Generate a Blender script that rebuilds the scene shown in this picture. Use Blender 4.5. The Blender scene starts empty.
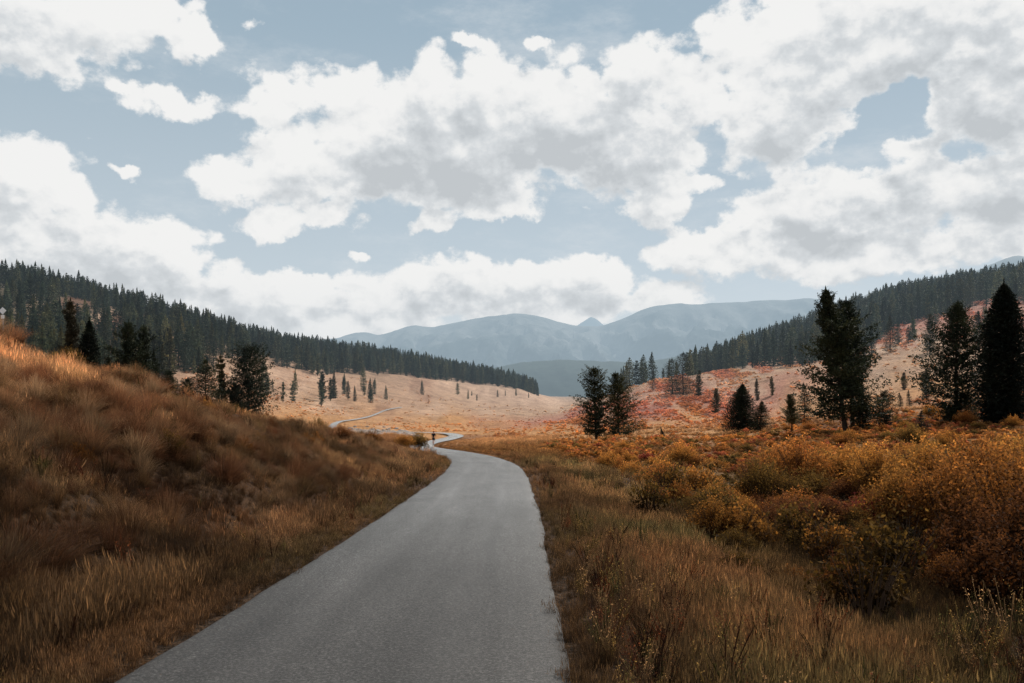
import bpy, math, random
import numpy as np
from mathutils import Vector
R = math.radians
F = 850.0; HY = 385.0; CX = 512.0; CAMH = 1.65
scene = bpy.context.scene
col = scene.collection

# ------------------------------------------------------------------ noise
def _hash(ix, iy, seed):
    h = (ix.astype(np.int64)*374761393 + iy.astype(np.int64)*668265263 + seed*974711) & 0x7fffffff
    h = (h ^ (h >> 13))*1274126177 & 0x7fffffff
    h = (h ^ (h >> 16)) & 0xffff
    return h/65535.0
def vnoise(x, y, seed=0):
    x = np.asarray(x, float); y = np.asarray(y, float)
    ix = np.floor(x); iy = np.floor(y); fx = x-ix; fy = y-iy
    ux = fx*fx*fx*(fx*(fx*6-15)+10); uy = fy*fy*fy*(fy*(fy*6-15)+10)
    a = _hash(ix, iy, seed); b = _hash(ix+1, iy, seed); c = _hash(ix, iy+1, seed); d = _hash(ix+1, iy+1, seed)
    return (a*(1-ux)+b*ux)*(1-uy)+(c*(1-ux)+d*ux)*uy
def fbm(x, y, seed=0, oct=4, gain=.5):
    s = 0; a = 1; t = 0
    for i in range(oct):
        s = s+a*vnoise(x*2.0**i+i*17.3, y*2.0**i+i*9.1, seed+i); t += a; a *= gain
    return s/t          # 0..1
def sstep(a, b, x):
    t = np.clip((np.asarray(x, float)-a)/(b-a), 0, 1); return t*t*(3-2*t)

# ------------------------------------------------------------------ the lie of the land
ROWS = [4, 7, 11, 16, 24, 35, 50, 70, 100, 140, 200, 300, 450, 600, 800, 1100, 1500, 2200, 3200]
RD_Y = [0, 4, 7, 11, 16, 24, 35, 50, 70, 100, 140, 200, 300, 450, 600, 800, 1100, 1500, 2200, 3200]
RD_D = [1.65, 1.86, 2.01, 2.23, 2.48, 2.87, 3.42, 4.3, 5.5, 7.35, 9.2, 11.5, 15, 19, 21, 22.5, 24, 25, 27, 60]
def road_z(y):
    return CAMH-np.interp(y, RD_Y, RD_D)
RZPY = [HY+F*(CAMH-float(road_z(y)))/y for y in ROWS]
Rp = RZPY[:8]
TAB = {
 -900: Rp+[400, 365, 325, 265, 215, 195, 190, 200, 220, 250, 300],
 -300: Rp+[412, 380, 345, 300, 248, 240, 245, 260, 290, 320, 350],
 0:   Rp+[422, 394, 366, 329, 285, 287, 296, 318, 340, 360, 375],
 100: Rp+[434, 408, 388, 354, 306, 308, 320, 335, 350, 365, 380],
 200: Rp+[442, 422, 402, 374, 335, 334, 340, 350, 365, 378, 390],
 300: Rp+[446, 436, 425, 406, 377, 358, 354, 362, 372, 385, 395],
 400: Rp+[447.5, 440, 432, 422, 402, 381, 365, 372, 382, 390, 400],
 470: Rp+[447.5, 441, 433.5, 426, 412, 399, 379, 380, 388, 395, 402],
 515: Rp+[447.5, 441, 434, 426, 414, 404, 388, 388, 394, 398, 405],
 560: Rp+[447, 439, 431, 423, 414, 408, 402, 399, 397.5, 397, 405],
 605: [764, 634, 563, 522, 492, 472, 460.5, 453.5, 446, 436, 424, 411, 397, 398, 399, 399, 398, 398, 405],
 650: [770, 640, 570, 527, 497, 477, 464, 455, 444.5, 431, 416, 398, 382, 386, 391, 394, 396, 397, 405],
 700: [780, 646, 577, 534, 502, 480, 465, 454.5, 442, 429, 413, 393, 376, 376, 379, 386, 390, 395, 403],
 750: [785, 648, 586, 541, 507, 484, 466, 453, 438, 427, 411, 383, 369, 363, 355, 362, 372, 382, 395],
 800: [790, 650, 595, 548, 511, 486, 467, 451, 434, 422, 404, 371, 364, 350, 338, 347, 360, 372, 390],
 850: [790, 652, 602, 553, 514, 487, 466, 449, 431, 417, 396, 361, 354, 333, 319, 330, 345, 360, 380],
 900: [790, 650, 605, 556, 514, 487, 465, 446, 427, 413, 390, 355, 338, 318, 305, 318, 335, 352, 375],
 950: [790, 646, 604, 554, 512, 486, 463, 443, 422, 408, 384, 348, 320, 306, 296, 310, 330, 348, 370],
 1024:[780, 635, 598, 548, 508, 482, 459, 438, 416, 400, 375, 338, 306, 292, 283, 298, 320, 340, 365],
 1400:[700, 590, 550, 510, 480, 455, 432, 412, 392, 372, 342, 292, 255, 240, 235, 250, 280, 310, 345],
 2100:[650, 540, 500, 465, 440, 415, 395, 375, 355, 330, 295, 245, 205, 190, 190, 205, 235, 280, 325]}
TPX = np.array(sorted(TAB), float)
LR = np.log(np.array(ROWS, float))
TZ = np.array([[CAMH-(TAB[int(p)][k]-HY)/F*ROWS[k] for k in range(len(ROWS))] for p in TPX])   # heights
def _pchip_slopes(xs, ys):
    h = np.diff(xs); d = np.diff(ys, axis=-1)/h
    m = np.zeros_like(ys)
    w1 = 2*h[1:]+h[:-1]; w2 = h[1:]+2*h[:-1]
    d0 = d[..., :-1]; d1 = d[..., 1:]
    ok = (d0*d1) > 0
    den = np.where(ok, w1/np.where(ok, d0, 1)+w2/np.where(ok, d1, 1), 1)
    m[..., 1:-1] = np.where(ok, (w1+w2)/den, 0)
    m[..., 0] = d[..., 0]; m[..., -1] = d[..., -1]
    return m
TM = _pchip_slopes(LR, TZ)
def table_z(x, y):
    yy = np.clip(y, 4, 3200); px = np.clip(CX+F*x/yy, TPX[0], TPX[-1])
    ly = np.log(yy)
    k = np.clip(np.searchsorted(LR, ly, side='right')-1, 0, len(LR)-2)
    c = np.clip(np.searchsorted(TPX, px, side='right')-1, 0, len(TPX)-2)
    h = LR[k+1]-LR[k]; t = (ly-LR[k])/h
    h00 = 2*t**3-3*t**2+1; h10 = t**3-2*t**2+t; h01 = -2*t**3+3*t**2; h11 = t**3-t**2
    def colz(ci):
        return h00*TZ[ci, k]+h10*h*TM[ci, k]+h01*TZ[ci, k+1]+h11*h*TM[ci, k+1]
    s = (px-TPX[c])/(TPX[c+1]-TPX[c])
    # smooth across columns (Catmull-Rom)
    c0 = np.clip(c-1, 0, len(TPX)-1); c3 = np.clip(c+2, 0, len(TPX)-1)
    z1 = colz(c); z2 = colz(c+1)
    zz0 = colz(c0); zz3 = colz(c3)
    dx = TPX[c+1]-TPX[c]
    m1 = np.where(c0 == c, (z2-z1), (z2-zz0)/np.maximum(TPX[c+1]-TPX[c0], 1)*dx)
    m2 = np.where(c3 == c+1, (z2-z1), (zz3-z1)/np.maximum(TPX[c3]-TPX[c], 1)*dx)
    g00 = 2*s**3-3*s**2+1; g10 = s**3-2*s**2+s; g01 = -2*s**3+3*s**2; g11 = s**3-s**2
    return g00*z1+g10*m1+g01*z2+g11*m2

# path centre line: (x, y) in metres
def _cl(px, Y): return ((px-CX)/F*Y, Y)
CLP = [(-1.5, -25), (-1.4, -8), (-1.25, 0), _cl(337, 5.5), _cl(401, 8.2), _cl(450, 13.6), _cl(471, 19.7), _cl(484, 31), _cl(481, 42), _cl(467, 54),
       _cl(447, 68), _cl(430, 83), _cl(422, 98), _cl(423, 112), _cl(433, 128), _cl(446, 145), _cl(455, 162), _cl(455, 178), _cl(445, 196),
       _cl(420, 205), _cl(385, 208), _cl(352, 209), _cl(335, 214), _cl(333, 227), _cl(343, 247), _cl(357, 274), _cl(372, 316), _cl(386, 365), _cl(402, 405)]
def catmull(P, n):
    P = np.array(P, float); out = []
    for i in range(len(P)-1):
        p0 = P[max(i-1, 0)]; p1 = P[i]; p2 = P[i+1]; p3 = P[min(i+2, len(P)-1)]
        m = max(3, int(np.hypot(*(p2-p1))/n))
        for t in np.arange(m)/m:
            out.append(.5*((2*p1)+(-p0+p2)*t+(2*p0-5*p1+4*p2-p3)*t*t+(-p0+3*p1-3*p2+p3)*t**3))
    out.append(P[-1]); return np.array(out)
CL = catmull(CLP, .5)
HW = 1.5
def road_dist(x, y):
    """distance to the path's centre line"""
    x = np.atleast_1d(np.asarray(x, float)).ravel(); y = np.atleast_1d(np.asarray(y, float)).ravel()
    out = np.full(x.shape, 1e9)
    S = CL[::2]
    order = np.argsort(y, kind='stable')
    ys = y[order]
    for a in range(0, len(x), 4000):
        idx = order[a:a+4000]
        lo = y[idx].min(); hi = y[idx].max(); mg = 10+.05*abs(hi)
        s = S[(S[:, 1] > lo-mg) & (S[:, 1] < hi+mg)]
        if len(s) == 0: continue
        d = np.min((x[idx, None]-s[None, :, 0])**2+(y[idx, None]-s[None, :, 1])**2, axis=1)
        out[idx] = np.sqrt(d)
    return out
def path_z(x, y):
    w = sstep(195, 245, y); return road_z(y)*(1-w)+table_z(x, y)*w
def center_x(y): return np.interp(y, CL[:600, 1], CL[:600, 0]) if False else np.interp(y, [-25, 0, 5.5, 8.2, 13.6, 19.7, 31, 42, 54, 68, 83, 98, 112, 140], [-1.5, -1.25, -1.13, -1.07, -.99, -.95, -1.02, -1.53, -2.86, -5.2, -8, -10.6, -11.7, -11.7])
def H(x, y, rd=None):
    sh = np.shape(x); x = np.atleast_1d(np.asarray(x, float)).ravel(); y = np.atleast_1d(np.asarray(y, float)).ravel()
    if rd is None: rd = road_dist(x, y)
    z = table_z(x, y)
    z = np.where(y < 4, z+(4-np.clip(y, -40, 4))*.052*0.9, z)
    # grassy bank left of the path
    off = np.maximum(center_x(y)-HW-.25-x, 0)
    g = np.interp(y, [-40, 20, 23, 27, 36, 48, 65, 80, 100, 140], [1, 1, .97, .74, .54, .43, .35, .28, .16, 0])
    e0 = off*.40*sstep(0, 3.5, off)
    z = z+12*(1-np.exp(-e0/12))*g
    # hummocks
    near = 1-sstep(70, 160, y)
    left = sstep(.8, 5, off)*near
    b = (fbm(x/2.4, y/3.2, 3, 3)-.5)
    z = z+left*(b*1.3+(fbm(x/1.1, y/1.3, 7, 2)-.5)*.45+(fbm(x/7, y/9, 5, 2)-.5)*1.0)
    offr = np.maximum(x-(center_x(y)+HW+.3), 0)
    right = sstep(.6, 6, offr)*near
    z = z+right*((fbm(x/3, y/4, 11, 3)-.5)*.55-.25*np.exp(-((offr-6.5)/2.5)**2))
    far = sstep(130, 260, y)
    z = z+far*((fbm(x/30, y/40, 21, 4)-.5)*3.0+(fbm(x/9, y/9, 23, 2)-.5)*.8)*(1-.6*np.exp(-(rd/25)**2))
    mid = sstep(60, 110, y)*(1-far)
    z = z+mid*(fbm(x/8, y/8, 31, 3)-.5)*1.0*sstep(2, 10, rd)
    # bench of the old road cut along the right hillside
    # path bed
    w = 1-sstep(HW+.12, HW+1.3+np.clip(y-20, 0, 100)*.02, rd)
    z = z*(1-w)+(path_z(x, y)-.03)*w
    return z.reshape(sh) if sh else float(z[0])
def at(px, Y, dz=0.0):
    x = (px-CX)/F*Y
    return Vector((x, Y, float(H(x, Y))+dz))

# ------------------------------------------------------------------ colours of the land (linear base colours)
def S(r, g, b):
    f = lambda c: (c/255/12.92 if c/255 <= .04045 else ((c/255+.055)/1.055)**2.4)
    return np.array([f(r), f(g), f(b)])
RUST = S(116, 72, 42); TAN = S(178, 144, 116); ORANGE = S(192, 142, 94); GOLD = S(150, 104, 52); OLIVE = S(78, 68, 40)
DARK = S(50, 38, 26); PINK = S(176, 118, 98); PALE = S(186, 154, 130); FORESTF = S(96, 84, 66); BROWN = S(100, 66, 42); PINKTAN = S(182, 146, 120)
CT_R = [4, 9, 16, 28, 50, 80, 120, 170, 240, 340, 480, 700, 1100, 2200]  # nearest rows dark: cloud shade of the foreground put into the ground colour
CT = {
 -300: [DARK, DARK, BROWN, RUST, RUST, RUST, FORESTF, FORESTF, FORESTF, FORESTF, FORESTF, FORESTF, FORESTF, FORESTF],
 0:   [DARK, DARK, BROWN, RUST, RUST, RUST, FORESTF, FORESTF, FORESTF, FORESTF, FORESTF, FORESTF, FORESTF, FORESTF],
 200: [DARK, DARK, BROWN, RUST, RUST, BROWN, FORESTF, ORANGE, PINKTAN, PINKTAN, FORESTF, FORESTF, FORESTF, FORESTF],
 300: [DARK, DARK, BROWN, RUST, GOLD, BROWN, RUST, ORANGE, ORANGE, TAN, PINKTAN, FORESTF, FORESTF, FORESTF],
 400: [DARK, DARK, BROWN, BROWN, GOLD, BROWN, RUST, ORANGE, ORANGE, ORANGE, TAN, PINKTAN, FORESTF, FORESTF],
 470: [DARK, DARK, BROWN, BROWN, GOLD, RUST, ORANGE, ORANGE, ORANGE, ORANGE, TAN, PALE, FORESTF, FORESTF],
 560: [DARK, DARK, BROWN, BROWN, RUST, RUST, ORANGE, ORANGE, ORANGE, PINK, TAN, PALE, PALE, PALE],
 650: [DARK, DARK, DARK, BROWN, GOLD, RUST, ORANGE, ORANGE, PINK, PINK, TAN, TAN, FORESTF, FORESTF],
 750: [DARK, DARK, DARK, OLIVE, GOLD, RUST, ORANGE, ORANGE, PINK, TAN, PALE, FORESTF, FORESTF, FORESTF],
 850: [DARK, DARK, DARK, OLIVE, GOLD, GOLD, RUST, ORANGE, TAN, TAN, PINK, FORESTF, FORESTF, FORESTF],
 950: [DARK, DARK, DARK, OLIVE, OLIVE, GOLD, RUST, ORANGE, TAN, TAN, PINK, FORESTF, FORESTF, FORESTF],
 1300:[DARK, DARK, DARK, OLIVE, OLIVE, GOLD, RUST, TAN, TAN, PINK, FORESTF, FORESTF, FORESTF, FORESTF]}
CPX = np.array(sorted(CT), float); CLR = np.log(np.array(CT_R, float))
CTA = np.array([CT[int(p)] for p in CPX])
def land_col(x, y):
    """tinted by patches of heath, grass and bare soil"""
    yy = np.clip(y, 4, 2200)
    wx = (fbm(x/(yy*.06+2), y/(yy*.12+2), 41, 3)-.5); wy = (fbm(x/(yy*.06+2), y/(yy*.12+2), 47, 3)-.5)
    px = np.clip(CX+F*x/yy+wx*90, CPX[0], CPX[-1]); ly = np.clip(np.log(yy)+wy*.5, CLR[0], CLR[-1])
    k = np.clip(np.searchsorted(CLR, ly, side='right')-1, 0, len(CLR)-2)
    c = np.clip(np.searchsorted(CPX, px, side='right')-1, 0, len(CPX)-2)
    t = ((ly-CLR[k])/(CLR[k+1]-CLR[k]))[:, None]; s = ((px-CPX[c])/(CPX[c+1]-CPX[c]))[:, None]
    C_ = (CTA[c, k]*(1-s)+CTA[c+1, k]*s)*(1-t)+(CTA[c, k+1]*(1-s)+CTA[c+1, k+1]*s)*t
    # heath patches, more frequent further out
    a = fbm(x/(3+yy*.03), y/(5+yy*.07), 51, 4)
    b = fbm(x/(2+yy*.02), y/(4+yy*.05), 57, 4)
    mid = (sstep(60, 150, y)*(1-sstep(520, 800, y))*(1-.8*sstep(725, 765, CX+F*x/yy)*sstep(150, 185, y)*(1-sstep(325, 345, y))))[:, None]
    C_ = C_*(1-mid*.55*sstep(.55, .72, a)[:, None])+S(112, 70, 52)*mid*.55*sstep(.55, .72, a)[:, None]
    pxx = CX+F*x/yy; onbank = sstep(725, 765, pxx)*sstep(150, 185, y)*(1-sstep(325, 345, y))
    redm = ((1-onbank)*sstep(.44, .60, b)*sstep(540, 640, CX+F*x/yy)*sstep(120, 190, y)*(1-sstep(500, 650, y)))[:, None]
    C_ = C_*(1-.6*redm)+S(170, 112, 96)*.6*redm
    pal = (sstep(.60, .72, fbm(x/(4+yy*.02), y/(5+yy*.05), 61, 3))*sstep(150, 250, y))[:, None]
    C_ = C_*(1-.4*pal)+S(205, 172, 146)*.4*pal
    return C_*(.82+.36*fbm(x/1.7, y/1.7, 71, 3))[:, None]

# ------------------------------------------------------------------ mesh helpers
def np_mesh(name, V, polys, nper):
    """polys: flat index array, nper: vertices per polygon (int)"""
    V = np.asarray(V, np.float32); polys = np.asarray(polys, np.int32).reshape(-1, nper)
    me = bpy.data.meshes.new(name)
    me.vertices.add(len(V)); me.vertices.foreach_set('co', V.ravel())
    me.loops.add(polys.size); me.loops.foreach_set('vertex_index', polys.ravel())
    me.polygons.add(len(polys))
    me.polygons.foreach_set('loop_start', np.arange(0, polys.size, nper, dtype=np.int32))
    me.polygons.foreach_set('loop_total', np.full(len(polys), nper, np.int32))
    me.update(calc_edges=True); me.validate()
    return me
def smooth(me):
    me.polygons.foreach_set('use_smooth', np.ones(len(me.polygons), bool))
def fattr(me, name, vals):
    a = me.attributes.new(name, 'FLOAT', 'POINT'); a.data.foreach_set('value', np.asarray(vals, np.float32))
def cattr(me, name, vals):
    a = me.attributes.new(name, 'FLOAT_COLOR', 'POINT')
    v = np.ones((len(vals), 4), np.float32); v[:, :3] = vals; a.data.foreach_set('color', v.ravel())
def obj(name, me, mat=None, parent=None, loc=(0, 0, 0)):
    o = bpy.data.objects.new(name, me); col.objects.link(o)
    if mat and not me.materials: me.materials.append(mat)
    o.location = loc
    if parent: o.parent = parent
    return o
def empty(name, loc=(0, 0, 0), rz=0):
    o = bpy.data.objects.new(name, None); col.objects.link(o); o.location = loc; o.rotation_euler = (0, 0, rz)
    o.empty_display_size = .2
    return o
def tag(o, label, cat, group=None, kind=None):
    if label: o['label'] = label
    if cat: o['category'] = cat
    if group: o['group'] = group
    if kind: o['kind'] = kind
    return o
class MB:
    def __init__(s): s.v = []; s.f = []
    def add(s, V, Fq):
        b = len(s.v); s.v += [tuple(p) for p in V]; s.f += [tuple(i+b for i in f) for f in Fq]
    def tube(s, P, rad, n=8, cap=True):
        P = [Vector(p) for p in P]; V = []; Fq = []
        for i, p in enumerate(P):
            d = (P[min(i+1, len(P)-1)]-P[max(i-1, 0)]).normalized()
            a = Vector((1, 0, 0)) if abs(d.x) < .8 else Vector((0, 1, 0))
            u = d.cross(a).normalized(); w = d.cross(u)
            for k in range(n):
                t = 2*math.pi*k/n; V.append(p+(u*math.cos(t)+w*math.sin(t))*rad[i])
        for i in range(len(P)-1):
            for k in range(n):
                Fq.append((i*n+k, i*n+(k+1) % n, (i+1)*n+(k+1) % n, (i+1)*n+k))
        if cap: Fq.append(tuple(range(n))[::-1]); Fq.append(tuple((len(P)-1)*n+k for k in range(n)))
        s.add(V, Fq)
    def box(s, c, d):
        x, y, z = c; a, b, e = d[0]/2, d[1]/2, d[2]/2
        V = [(x+i*a, y+j*b, z+k*e) for i in (-1, 1) for j in (-1, 1) for k in (-1, 1)]
        s.add(V, [(0, 1, 3, 2), (4, 6, 7, 5), (0, 4, 5, 1), (2, 3, 7, 6), (0, 2, 6, 4), (1, 5, 7, 3)])
    def mesh(s, name):
        me = bpy.data.meshes.new(name); me.from_pydata(s.v, [], s.f); me.update(); return me

# ------------------------------------------------------------------ materials
def new_mat(name):
    m = bpy.data.materials.new(name); m.use_nodes = True; nt = m.node_tree; nt.nodes.clear()
    return m, nt
class NT:
    def __init__(s, nt): s.nt = nt
    def n(s, t, **k):
        nd = s.nt.nodes.new(t)
        for a, b in k.items(): setattr(nd, a, b)
        return nd
    def l(s, a, b): s.nt.links.new(a, b)
    def inp(s, sock, v):
        if isinstance(v, bpy.types.NodeSocket): s.l(v, sock)
        elif v is not None:
            if hasattr(v, '__len__') and len(v) == 3 and sock.type == 'RGBA': v = (*v, 1)
            sock.default_value = v
    def math(s, op, a, b=None, c=None, clamp=False):
        nd = s.n('ShaderNodeMath', operation=op, use_clamp=clamp); s.inp(nd.inputs[0], a)
        if b is not None: s.inp(nd.inputs[1], b)
        if c is not None: s.inp(nd.inputs[2], c)
        return nd.outputs[0]
    def vmath(s, op, a, b=None):
        nd = s.n('ShaderNodeVectorMath', operation=op); s.inp(nd.inputs[0], a)
        if b is not None: s.inp(nd.inputs[3 if op == 'SCALE' else 1], b)
        return nd.outputs['Value' if op in ('LENGTH', 'DOT_PRODUCT') else 'Vector']
    def noise(s, vec, scale, detail=4, rough=.5, dist=0):
        nd = s.n('ShaderNodeTexNoise'); s.inp(nd.inputs['Vector'], vec); nd.inputs['Scale'].default_value = scale
        nd.inputs['Detail'].default_value = detail; nd.inputs['Roughness'].default_value = rough; nd.inputs['Distortion'].default_value = dist
        return nd.outputs['Fac']
    def ramp(s, fac, stops):
        nd = s.n('ShaderNodeValToRGB'); s.inp(nd.inputs[0], fac); e = nd.color_ramp.elements
        while len(e) < len(stops): e.new(.5)
        for k, (p, c) in enumerate(stops):
            e[k].position = p; e[k].color = (*c, 1) if hasattr(c, '__len__') else (c, c, c, 1)
        return nd.outputs[0]
    def mix(s, f, a, b, mode='MIX'):
        nd = s.n('ShaderNodeMix', data_type='RGBA', blend_type=mode); s.inp(nd.inputs[0], f); s.inp(nd.inputs[6], a); s.inp(nd.inputs[7], b)
        return nd.outputs[2]
    def smap(s, v, a, b, lo=0., hi=1.):
        nd = s.n('ShaderNodeMapRange', interpolation_type='SMOOTHSTEP'); s.inp(nd.inputs[0], v)
        for i, q in enumerate((a, b, lo, hi)): s.inp(nd.inputs[i+1], q)
        return nd.outputs[0]
    def mixsh(s, f, a, b):
        nd = s.n('ShaderNodeMixShader'); s.inp(nd.inputs[0], f); s.l(a, nd.inputs[1]); s.l(b, nd.inputs[2]); return nd.outputs[0]
    def bump(s, h, strength, dist):
        nd = s.n('ShaderNodeBump'); s.inp(nd.inputs['Height'], h); nd.inputs['Strength'].default_value = strength; nd.inputs['Distance'].default_value = dist
        return nd.outputs[0]
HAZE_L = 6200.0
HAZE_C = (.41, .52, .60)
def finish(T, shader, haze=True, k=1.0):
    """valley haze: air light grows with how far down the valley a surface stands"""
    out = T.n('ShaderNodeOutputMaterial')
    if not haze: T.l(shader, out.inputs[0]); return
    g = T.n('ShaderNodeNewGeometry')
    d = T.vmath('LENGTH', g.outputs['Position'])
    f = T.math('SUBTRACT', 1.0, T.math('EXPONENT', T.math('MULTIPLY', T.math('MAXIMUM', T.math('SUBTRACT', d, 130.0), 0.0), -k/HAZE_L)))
    em = T.n('ShaderNodeEmission'); em.inputs[0].default_value = (*HAZE_C, 1); em.inputs[1].default_value = 1.0  # haze is painted: a pale glow mixed over distant surfaces
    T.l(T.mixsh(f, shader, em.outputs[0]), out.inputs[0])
def bsdf(T, color, rough=.9, spec=.2, normal=None, transl=None):
    p = T.n('ShaderNodeBsdfPrincipled'); T.inp(p.inputs['Base Color'], color); p.inputs['Roughness'].default_value = rough
    p.inputs['Specular IOR Level'].default_value = spec
    if normal: T.l(normal, p.inputs['Normal'])
    if transl:
        t = T.n('ShaderNodeBsdfTranslucent'); T.inp(t.inputs[0], color)
        return T.mixsh(transl, p.outputs[0], t.outputs[0])
    return p.outputs[0]

def m_ground():
    m, nt = new_mat('heath_ground'); T = NT(nt)
    c = T.n('ShaderNodeAttribute', attribute_name='land').outputs['Color']
    pos = T.n('ShaderNodeNewGeometry').outputs['Position']
    n1 = T.noise(pos, .9, 6, .65); n2 = T.noise(pos, 12, 3, .6)
    d = T.vmath('LENGTH', pos)
    cc = T.mix(1.0, c, T.ramp(n1, [(.3, .62), (.7, 1.25)]), 'MULTIPLY')
    n3 = T.noise(T.vmath('MULTIPLY', pos, (1, .45, 1)), .11, 8, .68); n4 = T.noise(pos, .35, 6, .7)
    cc = T.mix(T.smap(d, 90, 200), cc, T.mix(1.0, cc, T.ramp(n3, [(.32, (.66, .62, .6)), (.52, (1, 1, 1)), (.72, (1.22, 1.2, 1.16))]), 'MULTIPLY'))
    cc = T.mix(T.smap(n4, .58, .68, 0., .25), cc, T.mix(1.0, cc, (.6, .54, .48), 'MULTIPLY'))
    cc = T.mix(T.smap(d, 20, 60, .8, 0.), cc, T.ramp(n2, [(.35, S(34, 26, 19)), (.7, S(84, 62, 42))]))
    finish(T, bsdf(T, cc, .95, .1, T.bump(T.math('ADD', n1, T.math('MULTIPLY', n2, .3)), .8, .6)))
    return m
def m_road():
    m, nt = new_mat('weathered_asphalt'); T = NT(nt)
    pos = T.n('ShaderNodeNewGeometry').outputs['Position']
    uv = T.n('ShaderNodeAttribute', attribute_name='across').outputs['Fac']
    grain = T.noise(pos, 42, 4, .85); grain2 = T.noise(pos, 22, 4, .75)
    blot = T.noise(T.vmath('MULTIPLY', pos, (1.0, .35, 1)), .9, 5, .6)
    fine = T.ramp(grain, [(.36, S(16, 16, 16)), (.5, S(98, 96, 94)), (.64, S(214, 211, 206))])
    c = T.mix(.5, fine, T.ramp(grain2, [(.3, S(74, 72, 70)), (.7, S(126, 122, 118))]))
    c = T.mix(1.0, c, T.ramp(blot, [(.3, .78), (.7, 1.14)]), 'MULTIPLY')
    # paler wheel bands and the seam of the paving pass
    w = T.math('SUBTRACT', 1.0, T.smap(T.math('ABSOLUTE', T.math('SUBTRACT', T.math('ABSOLUTE', uv), .42)), .0, .22))
    c = T.mix(T.math('MULTIPLY', w, .10), c, (.32, .31, .30))
    wob = T.math('MULTIPLY', T.math('SUBTRACT', T.noise(pos, .8, 3), .5), .12)
    seam = T.math('SUBTRACT', 1.0, T.smap(T.math('ABSOLUTE', T.math('ADD', T.math('SUBTRACT', uv, .12), wob)), .0, .03))
    c = T.mix(T.math('MULTIPLY', seam, .14), c, (.05, .048, .045))
    # soil and litter creeping in from the edges
    e = T.math('ADD', T.math('ABSOLUTE', uv), T.math('MULTIPLY', T.math('SUBTRACT', T.noise(pos, 7, 5, .7), .5), .35))
    c = T.mix(T.smap(e, .92, 1.08), c, S(62, 50, 38))
    # hairline cracks
    v = T.n('ShaderNodeTexVoronoi', feature='DISTANCE_TO_EDGE'); v.inputs['Scale'].default_value = .35
    nw_ = T.n('ShaderNodeTexNoise'); T.l(pos, nw_.inputs['Vector']); nw_.inputs['Scale'].default_value = 1.2; nw_.inputs['Detail'].default_value = 5
    T.inp(v.inputs['Vector'], T.vmath('ADD', pos, T.vmath('SCALE', nw_.outputs['Color'], .9)))
    crk = T.math('MULTIPLY', T.math('SUBTRACT', 1.0, T.smap(v.outputs['Distance'], .002, .012)), T.smap(T.noise(pos, .5, 3), .5, .62))
    c = T.mix(T.math('MULTIPLY', crk, .12), c, (.02, .019, .018))
    c = T.mix(1.0, c, T.ramp(T.noise(T.vmath('MULTIPLY', pos, (2.6, .16, 1)), 1.0, 5, .6), [(.3, .80), (.7, 1.16)]), 'MULTIPLY')
    c = T.mix(T.smap(T.noise(T.vmath('MULTIPLY', pos, (1, .6, 1)), .33, 4, .6), .60, .66, 0., .3), c, (.07, .067, .063))
    litter = T.math('MULTIPLY', T.smap(T.noise(pos, 16, 3, .8), .66, .70), T.smap(e, .45, .95, .05, .9))
    c = T.mix(litter, c, S(120, 84, 48))
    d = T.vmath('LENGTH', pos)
    c = T.mix(1.0, c, T.mix(T.smap(d, 5, 22, 0., 1.), (.245, .24, .237), (.70, .73, .76)), 'MULTIPLY')  # cloud shade and vignette near the camera painted into the asphalt colour
    c = T.mix(1.0, c, T.mix(T.smap(d, 45, 120, 0., 1.), (1, 1, 1), (2.1, 2.1, 2.1)), 'MULTIPLY')  # sky glare on the far stretch painted as paler asphalt
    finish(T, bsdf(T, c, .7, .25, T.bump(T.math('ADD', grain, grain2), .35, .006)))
    return m
def m_grass(name, base_dark=.35, transl=.35):
    """colour comes with each tuft; darker at the root"""
    m, nt = new_mat(name); T = NT(nt)
    c = T.n('ShaderNodeAttribute', attribute_type='INSTANCER', attribute_name='tint').outputs['Color']
    h = T.n('ShaderNodeAttribute', attribute_name='h').outputs['Fac']
    r = T.n('ShaderNodeAttribute', attribute_name='r').outputs['Fac']
    cc = T.mix(1.0, c, T.ramp(h, [(0, base_dark), (.55, .95), (1, 1.5)]), 'MULTIPLY')
    cc = T.mix(1.0, cc, T.ramp(r, [(0, (.4, .42, .42)), (.45, (.85, .85, .85)), (.8, (1.25, 1.2, 1.1)), (1, (2.3, 2.15, 1.9))]), 'MULTIPLY')
    finish(T, bsdf(T, cc, .8, .15, None, transl))
    return m
def m_leaf(name, transl=.4, src='OBJECT'):
    m, nt = new_mat(name); T = NT(nt)
    if src == 'OBJECT': c = T.n('ShaderNodeObjectInfo').outputs['Color']
    else: c = T.n('ShaderNodeAttribute', attribute_type='INSTANCER', attribute_name='tint').outputs['Color']
    r = T.n('ShaderNodeAttribute', attribute_name='r').outputs['Fac']
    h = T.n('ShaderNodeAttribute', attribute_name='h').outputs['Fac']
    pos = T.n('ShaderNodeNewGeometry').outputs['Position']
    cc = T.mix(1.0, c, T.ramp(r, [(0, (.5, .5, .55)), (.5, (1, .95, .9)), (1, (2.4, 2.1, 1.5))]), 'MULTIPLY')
    cc = T.mix(1.0, cc, T.ramp(h, [(0, .05), (.45, .28), (.8, .95), (1, 1.5)] if src == 'OBJECT' else [(0, .35), (.5, .8), (1, 1.3)]), 'MULTIPLY')  # shade inside the foliage and lit tops painted into the leaf colour
    cc = T.mix(T.smap(T.noise(pos, 1.6, 2), .5, .7, 0., .35), cc, T.mix(1.0, cc, (.9, .65, .5), 'MULTIPLY'))
    finish(T, bsdf(T, cc, .9, .05, None, transl))
    return m
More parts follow.
